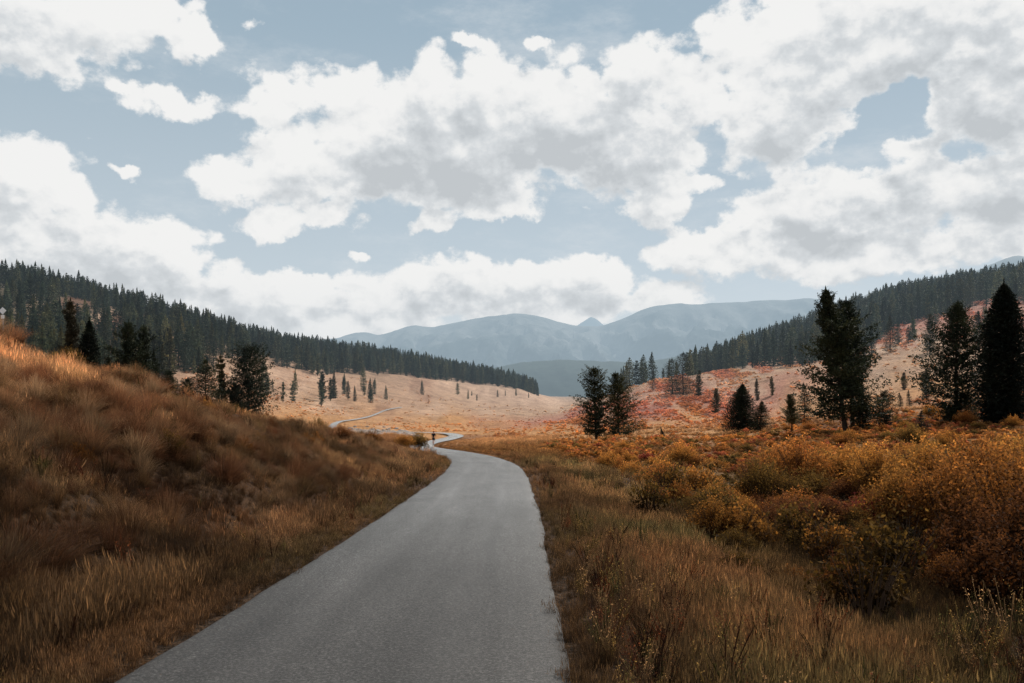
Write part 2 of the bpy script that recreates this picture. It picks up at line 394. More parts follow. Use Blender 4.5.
def m_needles():
    m, nt = new_mat('conifer_needles'); T = NT(nt)
    c = T.n('ShaderNodeObjectInfo').outputs['Color']
    r = T.n('ShaderNodeAttribute', attribute_name='r').outputs['Fac']
    rnd = T.n('ShaderNodeObjectInfo').outputs['Random']
    cc = T.mix(1.0, c, T.ramp(r, [(0, (.45, .5, .5)), (.5, (1, 1, 1)), (1, (1.9, 1.6, 1.2))]), 'MULTIPLY')
    cc = T.mix(1.0, cc, T.ramp(rnd, [(0, (.7, .75, .8)), (.7, (1.1, 1.05, .95)), (1, (1.45, 1.2, .95))]), 'MULTIPLY')
    finish(T, bsdf(T, cc, .75, .15, None, .2))
    return m
def m_plain(name, c, rough=.8, spec=.2, var=.3, scale=8, haze=True, bmp=0):
    m, nt = new_mat(name); T = NT(nt)
    pos = T.n('ShaderNodeNewGeometry').outputs['Position']
    n = T.noise(pos, scale, 5, .6)
    cc = T.mix(1.0, tuple(c), T.ramp(n, [(.3, 1-var), (.7, 1+var)]), 'MULTIPLY')
    finish(T, bsdf(T, cc, rough, spec, T.bump(n, .6, bmp) if bmp else None), haze)
    return m
def m_mountain(name, lo, hi, k=1.0):
    m, nt = new_mat(name); T = NT(nt)
    pos = T.n('ShaderNodeNewGeometry').outputs['Position']
    a = T.n('ShaderNodeAttribute', attribute_name='rel').outputs['Fac']
    n = T.noise(T.vmath('MULTIPLY', pos, (1, 1, 2.2)), .0022, 9, .62)
    n2 = T.noise(pos, .02, 4, .7)
    f = T.smap(T.math('ADD', T.math('ADD', a, T.math('MULTIPLY', T.math('SUBTRACT', n, .5), 1.3)), T.math('MULTIPLY', T.math('SUBTRACT', n2, .5), .35)), .45, .95)
    c = T.mix(f, lo, hi)
    c = T.mix(1.0, c, T.ramp(n2, [(.3, .75), (.7, 1.2)]), 'MULTIPLY')
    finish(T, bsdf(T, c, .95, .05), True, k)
    return m
GROUND = m_ground(); ROAD = m_road()
GRASS = m_grass('dry_grass_blades', .3, .4); LEAF = m_leaf('willow_leaves'); LEAFI = m_leaf('heath_leaves', .35, 'INST')
NEEDLE = m_needles(); BARK = m_plain('conifer_bark', S(58, 48, 40), .95, .1, .4, 6, True, .03)
STEM = m_plain('shrub_stems', S(70, 54, 42), .9, .1)

# ------------------------------------------------------------------ ground sheet
def build_ground():
    rows = np.concatenate([np.linspace(-30, 2.2, 30)[:-1], np.exp(np.linspace(math.log(2.2), math.log(3200), 620))])
    us = np.concatenate([np.linspace(-2.3, -.75, 90)[:-1], np.linspace(-.75, .75, 560), np.linspace(.75, 2.3, 90)[1:]])
    w = np.maximum(rows, 0)+6*np.exp(-np.maximum(rows, 0)/8.)
    X = us[None, :]*w[:, None]; Y = np.repeat(rows[:, None], len(us), 1)
    Z = H(X, Y)
    V = np.stack([X, Y, Z], -1).reshape(-1, 3)
    nr, nc = X.shape
    i = np.arange(nr-1)[:, None]*nc+np.arange(nc-1)[None, :]
    q = np.stack([i, i+1, i+nc+1, i+nc], -1).reshape(-1, 4)
    me = np_mesh('ground', V, q, 4); smooth(me)
    cattr(me, 'land', .80*land_col(V[:, 0].astype(float), V[:, 1].astype(float)))
    o = obj('ground', me, GROUND); o['kind'] = 'structure'
build_ground()

def build_path():
    P = CL[CL[:, 1] > -24]
    d = np.gradient(P, axis=0); d /= np.linalg.norm(d, axis=1)[:, None]; nrm = np.stack([d[:, 1], -d[:, 0]], -1)
    ac = np.array([-1.0, -.93, -.5, 0, .5, .93, 1.0])
    s = np.arange(len(P))*.5
    HW = (1.5*np.interp(P[:, 1], [200, 250], [1, .32]))[:, None]; HWs = HW[:, 0]
    V = []; A = []
    for k, a in enumerate(ac):
        j = (fbm(s/1.3, s*0+k*3, 91, 4)-.5)*.10 if abs(a) > .95 else 0
        p = P+nrm*(a*HWs+j*np.sign(a))[:, None] if abs(a) > .95 else P+nrm*(a*HW)
        z = path_z(p[:, 0], p[:, 1])+.02+np.clip(P[:, 1]-30, 0, 200)*.0015-(.035 if abs(a) > .95 else 0)+(.012 if a == 0 else 0)
        V.append(np.column_stack([p, z])); A.append(np.full(len(P), a))
    V = np.stack(V, 1); n, c = V.shape[:2]
    i = np.arange(n-1)[:, None]*c+np.arange(c-1)[None, :]
    q = np.stack([i, i+1, i+c+1, i+c], -1).reshape(-1, 4)
    me = np_mesh('path', V.reshape(-1, 3), q, 4); smooth(me); fattr(me, 'across', np.tile(ac, n))
    o = obj('path', me, ROAD); o['kind'] = 'structure'
build_path()

# ------------------------------------------------------------------ far hills
def ridge(name, sky, dist, base_py, depth, mat, seed, amp, n=500, m=60):
    """a range whose crest follows the photographed skyline"""
    pxs = np.linspace(sky[0][0], sky[-1][0], n)
    ks, kv = zip(*sky); py = np.interp(pxs, ks, kv)
    kern = np.hanning(9); kern /= kern.sum()
    py = np.convolve(np.pad(py, 4, 'edge'), kern, 'valid')
    py = py+(fbm(pxs/9, pxs*0, seed, 4)-.5)*amp[0]
    V = []; A = []
    ts = np.linspace(0, 1.35, m)
    for t in ts:
        Y = dist-depth*(1-t)
        x = (pxs-CX)/F*dist*(1-(1-t)*.0)+ (0)
        zc = CAMH+(HY-py)/F*dist; zb = CAMH+(HY-base_py)/F*(dist-depth)
        prof = t**.85 if t <= 1 else 1-(t-1)*1.3
        rn = np.abs(fbm(x/(dist*.035)+seed, (x*0+Y)/(dist*.09), seed+5, 5)-.5)*2
        z = zb+(zc-zb)*prof-rn*amp[1]*np.sin(min(t, 1)*math.pi)**.8
        V.append(np.column_stack([x, x*0+Y, z])); A.append(np.full(n, min(t, 1)))
    V = np.array(V).reshape(-1, 3)
    i = np.arange(m-1)[:, None]*n+np.arange(n-1)[None, :]
    q = np.stack([i, i+1, i+n+1, i+n], -1).reshape(-1, 4)
    me = np_mesh(name, V, q, 4); smooth(me); fattr(me, 'rel', np.concatenate(A))
    o = obj(name, me, mat); o['kind'] = 'structure'; return o
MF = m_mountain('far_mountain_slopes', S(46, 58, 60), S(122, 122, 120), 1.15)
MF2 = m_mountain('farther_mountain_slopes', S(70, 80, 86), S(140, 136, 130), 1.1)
MH = m_mountain('forested_hill_slopes', S(38, 50, 46), S(52, 62, 54), 1.0)
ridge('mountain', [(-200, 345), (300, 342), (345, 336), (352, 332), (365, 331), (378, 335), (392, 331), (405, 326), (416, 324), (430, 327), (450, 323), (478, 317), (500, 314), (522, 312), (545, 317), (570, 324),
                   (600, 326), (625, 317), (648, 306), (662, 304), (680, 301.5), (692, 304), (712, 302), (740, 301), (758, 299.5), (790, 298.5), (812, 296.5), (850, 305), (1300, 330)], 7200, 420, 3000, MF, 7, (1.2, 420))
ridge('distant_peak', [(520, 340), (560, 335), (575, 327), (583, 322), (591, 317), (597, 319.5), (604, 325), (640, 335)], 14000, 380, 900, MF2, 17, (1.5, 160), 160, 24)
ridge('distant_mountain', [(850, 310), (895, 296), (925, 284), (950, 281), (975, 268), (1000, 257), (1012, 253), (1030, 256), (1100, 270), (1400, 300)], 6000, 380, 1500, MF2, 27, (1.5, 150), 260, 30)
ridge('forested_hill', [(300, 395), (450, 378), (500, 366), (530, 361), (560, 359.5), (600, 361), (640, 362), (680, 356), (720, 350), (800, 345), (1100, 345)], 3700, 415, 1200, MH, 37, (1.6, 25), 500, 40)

# ------------------------------------------------------------------ conifers
def conifer_meshes(seed, Ht, W, prof, kind='spruce', dens=1.0, clear=.06, q=1.0, lean=0.0, leaders=()):
    """prof: list of (t, relative width) along the height; returns crown and trunk meshes, base at the origin"""
    rng = np.random.default_rng(seed)
    pt, pw = zip(*prof)
    nb = max(int(Ht*(15 if kind == 'spruce' else 8.5)*dens), int(130*q))
    q0 = q; nb = int(nb*np.clip(W/Ht/.38, 1, 1.4)) if q > .9 else nb; q = q*(1.55 if q > .9 else 1)
    per = 6 if kind == 'spruce' else 5
    nw = max(6, int(nb/per)); wt = clear+(1-clear)*np.linspace(0, .985, nw)**.96+rng.normal(0, .2/nw, nw)
    t = np.clip(np.repeat(wt, per), 0, .99); nb = len(t)
    az = np.tile(np.arange(per)*2*np.pi/per, nw)+np.repeat(rng.random(nw)*6.28, per)+rng.normal(0, .25, nb)
    t = np.clip(t+rng.normal(0, .12/nw, nb), clear, .99)
    L = W/2*np.interp(t, pt, pw)*(rng.uniform(.75, 1.12, nb) if kind == 'spruce' else rng.uniform(.55, 1.2, nb)*np.repeat(rng.uniform(.8, 1.15, nw), per))
    if kind == 'pine':    # whole boughs missing here and there
        L *= np.where(vnoise(t*9, np.mod(az, 6.28)/1.6, seed) > .27, 1, .4)
    bx = np.interp(t, [0, 1], [0, lean])+0.12*np.sin(t*5+seed)
    K = max(4, int((15 if kind == 'spruce' else 24)*q))
    s = np.linspace(.18, 1, K)[None, :]+rng.uniform(-.06, .06, (nb, K))
    if kind == 'spruce': el = -.28+.55*t[:, None]; up = .16
    else: el = -.05+.65*t[:, None]+rng.uniform(-.15, .15, (nb, 1)); up = .12
    Lr = L[:, None]
    rad = s*Lr*np.cos(el)
    zz = t[:, None]*Ht*.985+s*Lr*np.sin(el)+up*Lr*s**2
    side = rng.uniform(-1, 1, (nb, K))*(.5*Lr*(1.1-s)+.05)
    ca, sa = np.cos(az)[:, None], np.sin(az)[:, None]
    X = ca*rad-sa*side+bx[:, None]; Y = sa*rad+ca*side; Z = zz+rng.normal(0, .006*Ht, (nb, K))-.12*np.abs(side)
    P = np.stack([X, Y, Z], -1).reshape(-1, 3)
    D = np.stack([np.repeat(ca, K, 1), np.repeat(sa, K, 1), np.repeat(np.sin(el+.1)*np.ones_like(ca), K, 1)], -1).reshape(-1, 3)
    if kind == 'pine':      # clumped tufts
        rep = 3 if q0 > .9 else 2; P = np.repeat(P, rep, 0)+rng.normal(0, .0065*Ht, (len(P)*rep, 3)); D = np.repeat(D, rep, 0)
    nP = len(P)
    D = D+rng.normal(0, .45 if kind == 'spruce' else .6, (nP, 3)); D /= np.linalg.norm(D, axis=1)[:, None]
    N = rng.normal(0, 1, (nP, 3)); N[:, 2] += .9; B = np.cross(D, N); B /= np.linalg.norm(B, axis=1)[:, None]+1e-6
    sc = (Ht/12)**.85/q**.6*((.85 if kind == 'spruce' else .72) if q0 > .9 else 1)
    tl = np.clip((np.repeat(np.repeat(t, K), len(P)//(nb*K))), 0, 1); sc = sc*np.interp(tl, [0, .7, 1], [1, .9, .5])
    ln = rng.uniform(.22, .42, nP)*sc; wd = rng.uniform(.07, .14, nP)*sc*(1.25 if kind == 'spruce' else 1.25)
    a = P-D*ln[:, None]*.4; e = P+D*ln[:, None]*.7
    V = np.stack([a, P+B*wd[:, None], e, P-B*wd[:, None]], 1).reshape(-1, 3)
    # leader shoot: upright sprays that end the crown in a point
    nl = 26; lz = Ht*np.linspace(.93, 1.015, nl); la = rng.uniform(0, 6.28, nl); lw = .012*Ht*np.linspace(1, .15, nl)
    cx0 = lean+.12*np.sin(5+seed)
    lp = np.column_stack([cx0+0*lz, 0*lz, lz]); ld = np.column_stack([np.cos(la)*lw*1.6, np.sin(la)*lw*1.6, .02*Ht*np.ones(nl)]); lb = np.column_stack([-np.sin(la), np.cos(la), 0*la])*(.006*Ht)
    V = np.concatenate([V, np.stack([lp-ld*.3, lp+lb, lp+ld, lp-lb], 1).reshape(-1, 3)])
    P = np.concatenate([P, lp]); nP = len(P)
    q4 = np.arange(nP*4).reshape(-1, 4)
    me = np_mesh('crown', V, q4, 4)
    rr = np.clip(.5+.35*(vnoise(P[:, 0]*.9+9, P[:, 2]*1.1, seed)-.5)*2+rng.normal(0, .13, nP), 0, 1)
    fattr(me, 'r', np.repeat(rr, 4)); me.materials.append(NEEDLE)
    b = MB(); r0 = .014*Ht+.05
    zs = np.linspace(0, .97, 9)
    b.tube([(lean*z+0.12*math.sin(z*5+seed)*(z > 0), 0, z*Ht) for z in zs], [r0*(1.25 if z == 0 else 1-z*.93) for z in zs], 8)
    nbr = int(nb*.3*q) if q > .6 else 0
    for k in rng.choice(nb, nbr, replace=False) if nbr else []:
        l = L[k]; e_ = -.28+.55*t[k] if kind == 'spruce' else -.05+.65*t[k]
        p0 = Vector((bx[k], 0, t[k]*Ht*.985)); pts = [p0+Vector((math.cos(az[k])*l*f*math.cos(e_), math.sin(az[k])*l*f*math.cos(e_), l*f*math.sin(e_)+up*l*f*f)) for f in (0, .5, .95)]
        b.tube(pts, [.035+.003*l, .022, .008], 4, False)
    tm = b.mesh('trunk'); tm.materials.append(BARK)
    return me, tm
SPR = [(0, .75), (.12, 1), (.3, .92), (.6, .58), (.85, .24), (1, .04)]
COLM = [(0, .7), (.15, .95), (.45, 1), (.7, .78), (.88, .42), (1, .05)]
PIN = [(0, .5), (.2, .85), (.45, 1), (.7, .8), (.9, .5), (1, .18)]
def tree(name, label, px, Y, meshes, colr, Hs=1.0, rz=0.0, group=None, cat='tree', sx=1.0, parts=True, dz=-.1, kindlabel=None):
    p = at(px, Y, dz)
    t = empty(name, p, rz); t.scale = (sx, sx, Hs)
    tag(t, label, cat, group)
    c = obj('crown', meshes[0], None, t); c.color = (*colr, 1)
    k = obj('trunk', meshes[1], None, t)
    return t
def pxh(h, Y): return h*Y/F
G_NEAR = (.026, .033, .019); G_OL = (.045, .047, .026); G_MID = (.026, .034, .024)
rng0 = random.Random(4)
def solo(name, label, px, top, base, Y, wpx, prof, kind, colr=G_NEAR, seed=1, dens=1.0, clear=.06, lean=0., group=None, q=1.0):
    p = at(px, Y); ztop = CAMH+(HY-top)/F*Y
    Ht = max(1.0, ztop-p.z)
    me = conifer_meshes(seed, Ht, wpx*Y/F, prof, kind, dens, clear, q, lean*Y/F)
    return tree(name, label, px, Y, me, colr, group=group, rz=0)
# right foreground trees
BIGP = [(0, .35), (.12, .8), (.25, 1.0), (.38, .82), (.46, .9), (.6, .55), (.78, .36), (.92, .2), (1, .05)]
solo('pine_tree', 'tallest dark pine on the right with wide ragged lower boughs', 846, 289, 430, 96, 104, BIGP, 'pine', seed=11, dens=1.5, clear=.1, lean=-20)
solo('pine_tree', 'slimmer dark pine grown up against the right side of the tallest pine', 853, 299, 428, 99, 50, [(0, .2), (.3, .5), (.5, .95), (.75, .9), (.92, .5), (1, .15)], 'pine', seed=12, dens=1.3, clear=.3, lean=-6)
solo('pine_tree', 'short dark pine standing at the right foot of the tallest pine', 862, 385, 430, 95, 26, PIN, 'pine', seed=13, dens=1.4)
solo('pine_tree', 'small bushy dark pine to the right of the tallest pine', 884, 391, 427, 99, 36, PIN, 'pine', seed=14, dens=1.5)
solo('pine_tree', 'ragged dark pine with a pointed top left of the black spruce', 957, 302, 420, 98, 86, [(0, .6), (.15, .95), (.3, 1), (.5, .8), (.7, .72), (.85, .35), (1, .08)], 'pine', seed=15, dens=1.7, clear=.05)
solo('spruce_tree', 'broad black column shaped spruce by the right edge', 1003, 281, 412, 92, 50, COLM, 'spruce', seed=16, dens=6.5, clear=.02, colr=(.012, .016, .011))
solo('spruce_tree', 'slender dark spruce half behind the right side of the broad black spruce', 1026, 330, 410, 104, 34, SPR, 'spruce', seed=17, dens=1.6)
solo('spruce_tree', 'small narrow spruce with sparse boughs beside the leaning yellowish sapling', 804, 382, 418, 128, 22, SPR, 'spruce', seed=18, dens=1.5)
solo('pine_tree', 'yellowish thin pine sapling on a bare stem left of the small narrow spruce', 791, 394, 432, 102, 20, PIN, 'pine', colr=(.09, .085, .04), seed=19, dens=1.3, clear=.3)
solo('spruce_tree', 'very small dark spruce standing alone in golden scrub between the two big right hand pines', 922, 409, 437, 82, 20, SPR, 'spruce', seed=20, dens=2.2)
solo('spruce_tree', 'dark cone shaped tree left of centre right with a bushy base', 742, 383, 434, 118, 46, SPR, 'spruce', seed=21, dens=7.0, clear=.03)
solo('spruce_tree', 'shorter spruce leaning against the right side of the dark cone shaped tree', 761, 400, 436, 116, 30, SPR, 'spruce', seed=22, dens=4.5)
solo('pine_tree', 'ragged pine with open boughs, left one of the pair in the middle of the meadow', 597, 367, 433, 132, 46, [(0, .35), (.2, .8), (.45, 1), (.7, .85), (.9, .5), (1, .2)], 'pine', seed=23, dens=1.5, clear=.08, lean=-4)
solo('pine_tree', 'bushy dark pine, right one of the pair in the middle of the meadow', 619, 372, 433, 131, 56, [(0, .7), (.15, 1), (.4, .85), (.7, .55), (.9, .28), (1, .06)], 'pine', seed=24, dens=2.0, clear=.03, lean=-3)
solo('spruce_tree', 'tiny spruce seedling in golden scrub right of the meadow pair', 662, 427, 438, 112, 7, SPR, 'spruce', seed=25, dens=3)
solo('spruce_tree', 'left half of the twin dark spruces on the crest of the red slope', 672, 358, 388, 300, 24, COLM, 'spruce', seed=26, dens=1.0, colr=G_MID)
solo('spruce_tree', 'right and taller half of the twin dark spruces on the crest of the red slope', 683, 352, 390, 295, 30, COLM, 'spruce', seed=27, dens=1.1, colr=G_MID)
solo('pine_tree', 'olive pine just right of the twin dark spruces on the red slope', 699, 370, 391, 280, 11, PIN, 'pine', seed=28, dens=1.0, colr=G_OL)
solo('spruce_tree', 'small dark spruce on bare tan ground left of the twin spruces', 653, 367, 386, 330, 9, SPR, 'spruce', seed=29, dens=1.0, colr=G_MID)
solo('pine_tree', 'round little olive pine alone on the red slope below the forest', 716, 388, 408, 190, 11, PIN, 'pine', seed=30, dens=1.6, colr=G_OL)
solo('spruce_tree', 'left of the two tiny spruces on the tan slope right of the tallest pine', 900, 392, 402, 160, 7, SPR, 'spruce', seed=31, dens=2)
solo('spruce_tree', 'right of the two tiny spruces on the tan slope right of the tallest pine', 909, 389, 403, 158, 8, SPR, 'spruce', seed=32, dens=2)
solo('pine_tree', 'pale half bare young pine behind the two tiny spruces on the tan slope', 904, 372, 395, 200, 8, PIN, 'pine', seed=33, dens=.5, colr=(.10, .085, .05))
solo('pine_tree', 'pale olive pine close behind the left boughs of the ragged pointed pine', 926, 368, 398, 170, 15, PIN, 'pine', seed=34, dens=.9, colr=(.07, .065, .035))
solo('pine_tree', 'grey green pine in the gap between the ragged pine and the black spruce', 978, 311, 345, 300, 16, PIN, 'pine', seed=35, dens=.9, colr=G_OL)
solo('pine_tree', 'bushy grey green pine on the red slope upper left of the ragged pointed pine', 930, 314, 350, 290, 18, PIN, 'pine', seed=36, dens=.9, colr=G_OL)
solo('spruce_tree', 'grey green spruce at the lower edge of the right forest above the tan bank', 890, 315, 346, 340, 18, SPR, 'spruce', seed=37, dens=.9, colr=G_MID)
solo('pine_tree', 'thin pale pine alone on the tan slope left of the tallest pine', 772, 376, 392, 240, 7, PIN, 'pine', seed=38, dens=.7, colr=(.09, .08, .045))
solo('pine_tree', 'tiny leaning pale sapling on the tan slope above the cone shaped tree', 757, 378, 393, 235, 6, PIN, 'pine', seed=39, dens=.6, colr=(.10, .08, .05))
# left foreground trees
solo('pine_tree', 'large round topped dark pine, rightmost of the group behind the left bank', 249, 346, 425, 132, 66, [(0, .35), (.12, .95), (.3, 1), (.5, .8), (.7, .72), (.88, .6), (1, .2)], 'pine', seed=41, dens=1.8, clear=.05)
solo('spruce_tree', 'dark oval pine just left of the thin see-through pine on the left bank', 205, 358, 410, 122, 36, COLM, 'spruce', seed=42, dens=1.8, clear=.03)
solo('pine_tree', 'thin see-through pine between the oval pine and the large round topped pine', 221, 355, 418, 130, 22, PIN, 'pine', seed=43, dens=1.0, clear=.05, colr=(.05, .048, .026))
solo('pine_tree', 'low dark pine hugging the left side of the large round topped pine', 235, 383, 422, 128, 34, PIN, 'pine', seed=44, dens=1.4)
solo('pine_tree', 'tall bushy dark pine behind the crest of the left bank, left of a close pair', 129, 321, 400, 92, 42, PIN, 'pine', seed=45, dens=1.7)
solo('pine_tree', 'tall bushy dark pine behind the crest of the left bank, right of a close pair', 143, 326, 404, 94, 38, PIN, 'pine', seed=46, dens=1.6)
solo('spruce_tree', 'black narrow spruce standing right behind the crest of the left bank', 88, 318, 385, 84, 27, COLM, 'spruce', seed=47, dens=3.5, colr=(.012, .016, .011))
solo('pine_tree', 'brownish thin crowned pine rising behind the left bank', 70, 300, 385, 104, 26, PIN, 'pine', seed=48, dens=1.3, colr=(.040, .036, .024))
solo('spruce_tree', 'dark spruce partly hidden behind the crest, right of the bushy pair', 154, 350, 405, 100, 28, SPR, 'spruce', seed=49, dens=1.6)
solo('pine_tree', 'low dark pine showing above the crest left of the oval pine', 170, 370, 408, 108, 32, PIN, 'pine', seed=50, dens=1.4)
solo('pine_tree', 'small dark pine touching the left side of the oval pine', 188, 378, 410, 112, 30, PIN, 'pine', seed=51, dens=1.4)
solo('pine_tree', 'short dark pine in the dip between the brownish pine and the bushy pair', 108, 355, 392, 96, 20, PIN, 'pine', seed=52, dens=1.4, colr=G_OL)

# forests: prototypes shared by every tree of the ridges
FP = []
for k in range(6): FP.append(conifer_meshes(100+k, 16, [4.8, 5.4, 5.4, 4.4, 5.0, 6.2][k], [SPR, SPR, COLM, SPR, COLM, SPR][k], 'spruce', .8, .05, .45))
for k in range(3): FP.append(conifer_meshes(120+k, 14, [4.6, 5.4, 4.0][k], PIN, 'pine', .7, .12, .45))
def forest():
    rng = np.random.default_rng(8)
    L = []
    # left ridge: tree line follows the meadow edge in world terms
    def cover_left(px, Y):
        e = np.interp(px, [-300, 0, 100, 180, 250, 300, 400, 470, 515, 545], [120, 125, 150, 235, 400, 455, 640, 720, 770, 790])
        e2 = np.interp(px, [-300, 300, 470, 550], [720, 900, 1000, 900])
        return (Y > e+rng.exponential(26, len(Y))*(px < 400)) & (Y < e2) & (px < 538)
    def cover_right(px, Y):
        e = np.interp(px, [680, 700, 750, 800, 850, 880, 900, 950, 1024, 1300], [560, 520, 470, 400, 400, 470, 520, 500, 470, 420])
        e2 = np.interp(px, [680, 1300], [900, 980])
        return (Y > e+rng.exponential(22, len(Y))) & (Y < e2) & (px > 690)
    n = 60000
    u = rng.uniform(-.95, .95, n); Y = np.sqrt(rng.uniform(110**2, 1000**2, n)); x = u*Y; px = CX+F*u
    cl = fbm(x/26, Y/40, 81, 4)
    left = cover_left(px, Y)&(cl > np.interp(px, [0, 250, 350], [.40, .38, .3])); right = cover_right(px, Y)&(cl > .43)
    # clearings of bare ground on the left ridge
    glade = fbm(x/17, Y/30, 83, 2) > np.interp(px, [60, 120, 260, 340], [.60, .56, .58, .74])
    left &= ~glade
    for i in np.where(left)[0]: L.append((x[i], Y[i], 0, px[i]))
    for i in np.where(right)[0]: L.append((x[i], Y[i], 1, px[i]))
    # thin to natural spacing
    keep = []; cell = {}
    for (X, Yy, s, p) in L:
        r = 4.4 if s == 1 else 3.4 if Yy < 450 else 4.0
        c = (int(X//r), int(Yy//r))
        if any((c[0]+a, c[1]+b) in cell and math.hypot(cell[(c[0]+a, c[1]+b)][0]-X, cell[(c[0]+a, c[1]+b)][1]-Yy) < r*.8 for a in (-1, 0, 1) for b in (-1, 0, 1)): continue
        cell[c] = (X, Yy); keep.append((X, Yy, s, p, 0))
    # scattered trees on the open slopes
    for k in range(26):
        p = rng.uniform(262, 385); Yy = np.interp(p, [262, 385], [300, 470])*rng.uniform(.86, 1.12); keep.append(((p-CX)/F*Yy, Yy, 2, p, 1))
    for k in range(10):
        p = rng.uniform(380, 535); Yy = np.interp(p, [380, 535], [480, 740])*rng.uniform(.9, 1.0); keep.append(((p-CX)/F*Yy, Yy, 2, p, 1))
    for k in range(16):
        p = rng.uniform(855, 1020); Yy = rng.uniform(330, 470); keep.append(((p-CX)/F*Yy, Yy, 3, p, 1))
    for k in range(22):
        p = rng.uniform(620, 700); Yy = rng.uniform(440, 560); keep.append(((p-CX)/F*Yy, Yy, 4, p, 1))
    return keep
FT = forest()
_fx = np.array([t[0] for t in FT]); _fy = np.array([t[1] for t in FT]); _fz = H(_fx, _fy)
rng = random.Random(12)
TREES = []
for i, (x, y, s, p, open_) in enumerate(FT):
    sc = (.42+.75*rng.random()**.9)*(rng.uniform(.38, .82) if open_ and s in (2, 3) else 1)*(1.22 if s == 1 else 1.0)
    if s == 0 and y > 560: sc *= 1.12
    if s == 0 and y < 260: sc *= np.interp(y, [120, 260], [.6, .9])
    if s == 0: sc *= .86
    vis = 1 if -60 < p < 1084 else 0
    TREES.append((sc*16/y*vis, i, sc))
print('forest trees', len(TREES))
# what the camera side of the valley hides is left to the stand as a whole
open_ids = [t for t in TREES if FT[t[1]][4]]
clos = sorted([t for t in TREES if not FT[t[1]][4]], reverse=True)
NS = 290-len(open_ids)
indiv = open_ids+clos[:NS]; rest = clos[NS:]
GL = {0: ('tree in the dense conifer forest on the left ridge', 'trees of the left ridge forest', 'dark conifer among many in the forest that covers the left ridge'),
      1: ('', 'trees of the right ridge forest', 'dark conifer among many in the forest that covers the right ridge'),
      2: ('', 'scattered trees on the left meadow slope', 'small conifer scattered on the pale slope below the left forest'),
      3: ('', 'scattered trees on the upper right slope', 'small conifer scattered on the reddish slope below the right forest'),
      4: ('', 'row of trees behind the red knoll', 'conifer in the loose row on the skyline behind the red knoll')}
for (v, i, sc) in indiv:
    x, y, s, p, o_ = FT[i]; kd = rng.choices(range(9), [3, 3, 2, 3, 2, 2, 3, 3, 3])[0]
    spr = kd < 6
    t = empty('spruce_tree' if spr else 'pine_tree', (x, y, _fz[i]-.2), rng.uniform(0, 6.28)); t.scale = (sc*rng.uniform(.9, 1.15),)*2+(sc,)
    tag(t, GL[s][2], 'tree', GL[s][1])
    c = obj('crown', FP[kd][0], None, t); vv = rng.uniform(.8, 3.2); c.color = (*[q*vv for q in (G_MID if rng.random() < .6 else G_OL)], 1)
    obj('trunk', FP[kd][1], None, t)

# ------------------------------------------------------------------ scattering through geometry nodes (stuff only)
proto_col = {}
def scatter(name, P, scale, rz, idx, tint, protos, label=None, cat=None, tilt=None, mat=None):
    pc = bpy.data.collections.new(name+' kinds')
    for k, me in enumerate(protos):
        o = bpy.data.objects.new('%s kind %02d' % (name, k), me); pc.objects.link(o)
    me = bpy.data.meshes.new(name); me.vertices.add(len(P)); me.vertices.foreach_set('co', np.asarray(P, np.float32).ravel())
    fattr(me, 'sc', scale)
    a = me.attributes.new('rot', 'FLOAT_VECTOR', 'POINT')
    rv = np.zeros((len(P), 3), np.float32); rv[:, 2] = rz
    if tilt is not None: rv[:, :2] = tilt
    a.data.foreach_set('vector', rv.ravel())
    a = me.attributes.new('idx', 'INT', 'POINT'); a.data.foreach_set('value', np.asarray(idx, np.int32))
    cattr(me, 'tint', np.asarray(tint)*.80)
    o = bpy.data.objects.new(name, me); col.objects.link(o)
    ng = bpy.data.node_groups.new(name, 'GeometryNodeTree')
    ng.interface.new_socket('Geometry', in_out='INPUT', socket_type='NodeSocketGeometry')
    ng.interface.new_socket('Geometry', in_out='OUTPUT', socket_type='NodeSocketGeometry')
    N = ng.nodes; Lk = ng.links
    gi = N.new('NodeGroupInput'); go = N.new('NodeGroupOutput')
    iop = N.new('GeometryNodeInstanceOnPoints'); ci = N.new('GeometryNodeCollectionInfo')
    ci.inputs['Collection'].default_value = pc; ci.inputs['Separate Children'].default_value = True; ci.inputs['Reset Children'].default_value = True
    def na(t, nm):
        n = N.new('GeometryNodeInputNamedAttribute'); n.data_type = t; n.inputs['Name'].default_value = nm; return n.outputs['Attribute']
    Lk.new(gi.outputs[0], iop.inputs['Points']); Lk.new(ci.outputs[0], iop.inputs['Instance'])
    iop.inputs['Pick Instance'].default_value = True
    Lk.new(na('INT', 'idx'), iop.inputs['Instance Index'])
    Lk.new(na('FLOAT_VECTOR', 'rot'), iop.inputs['Rotation'])
    Lk.new(na('FLOAT', 'sc'), iop.inputs['Scale'])
    Lk.new(iop.outputs[0], go.inputs[0])
    md = o.modifiers.new('scatter', 'NODES'); md.node_group = ng
    o['kind'] = 'stuff'
    if label: tag(o, label, cat)
    return o

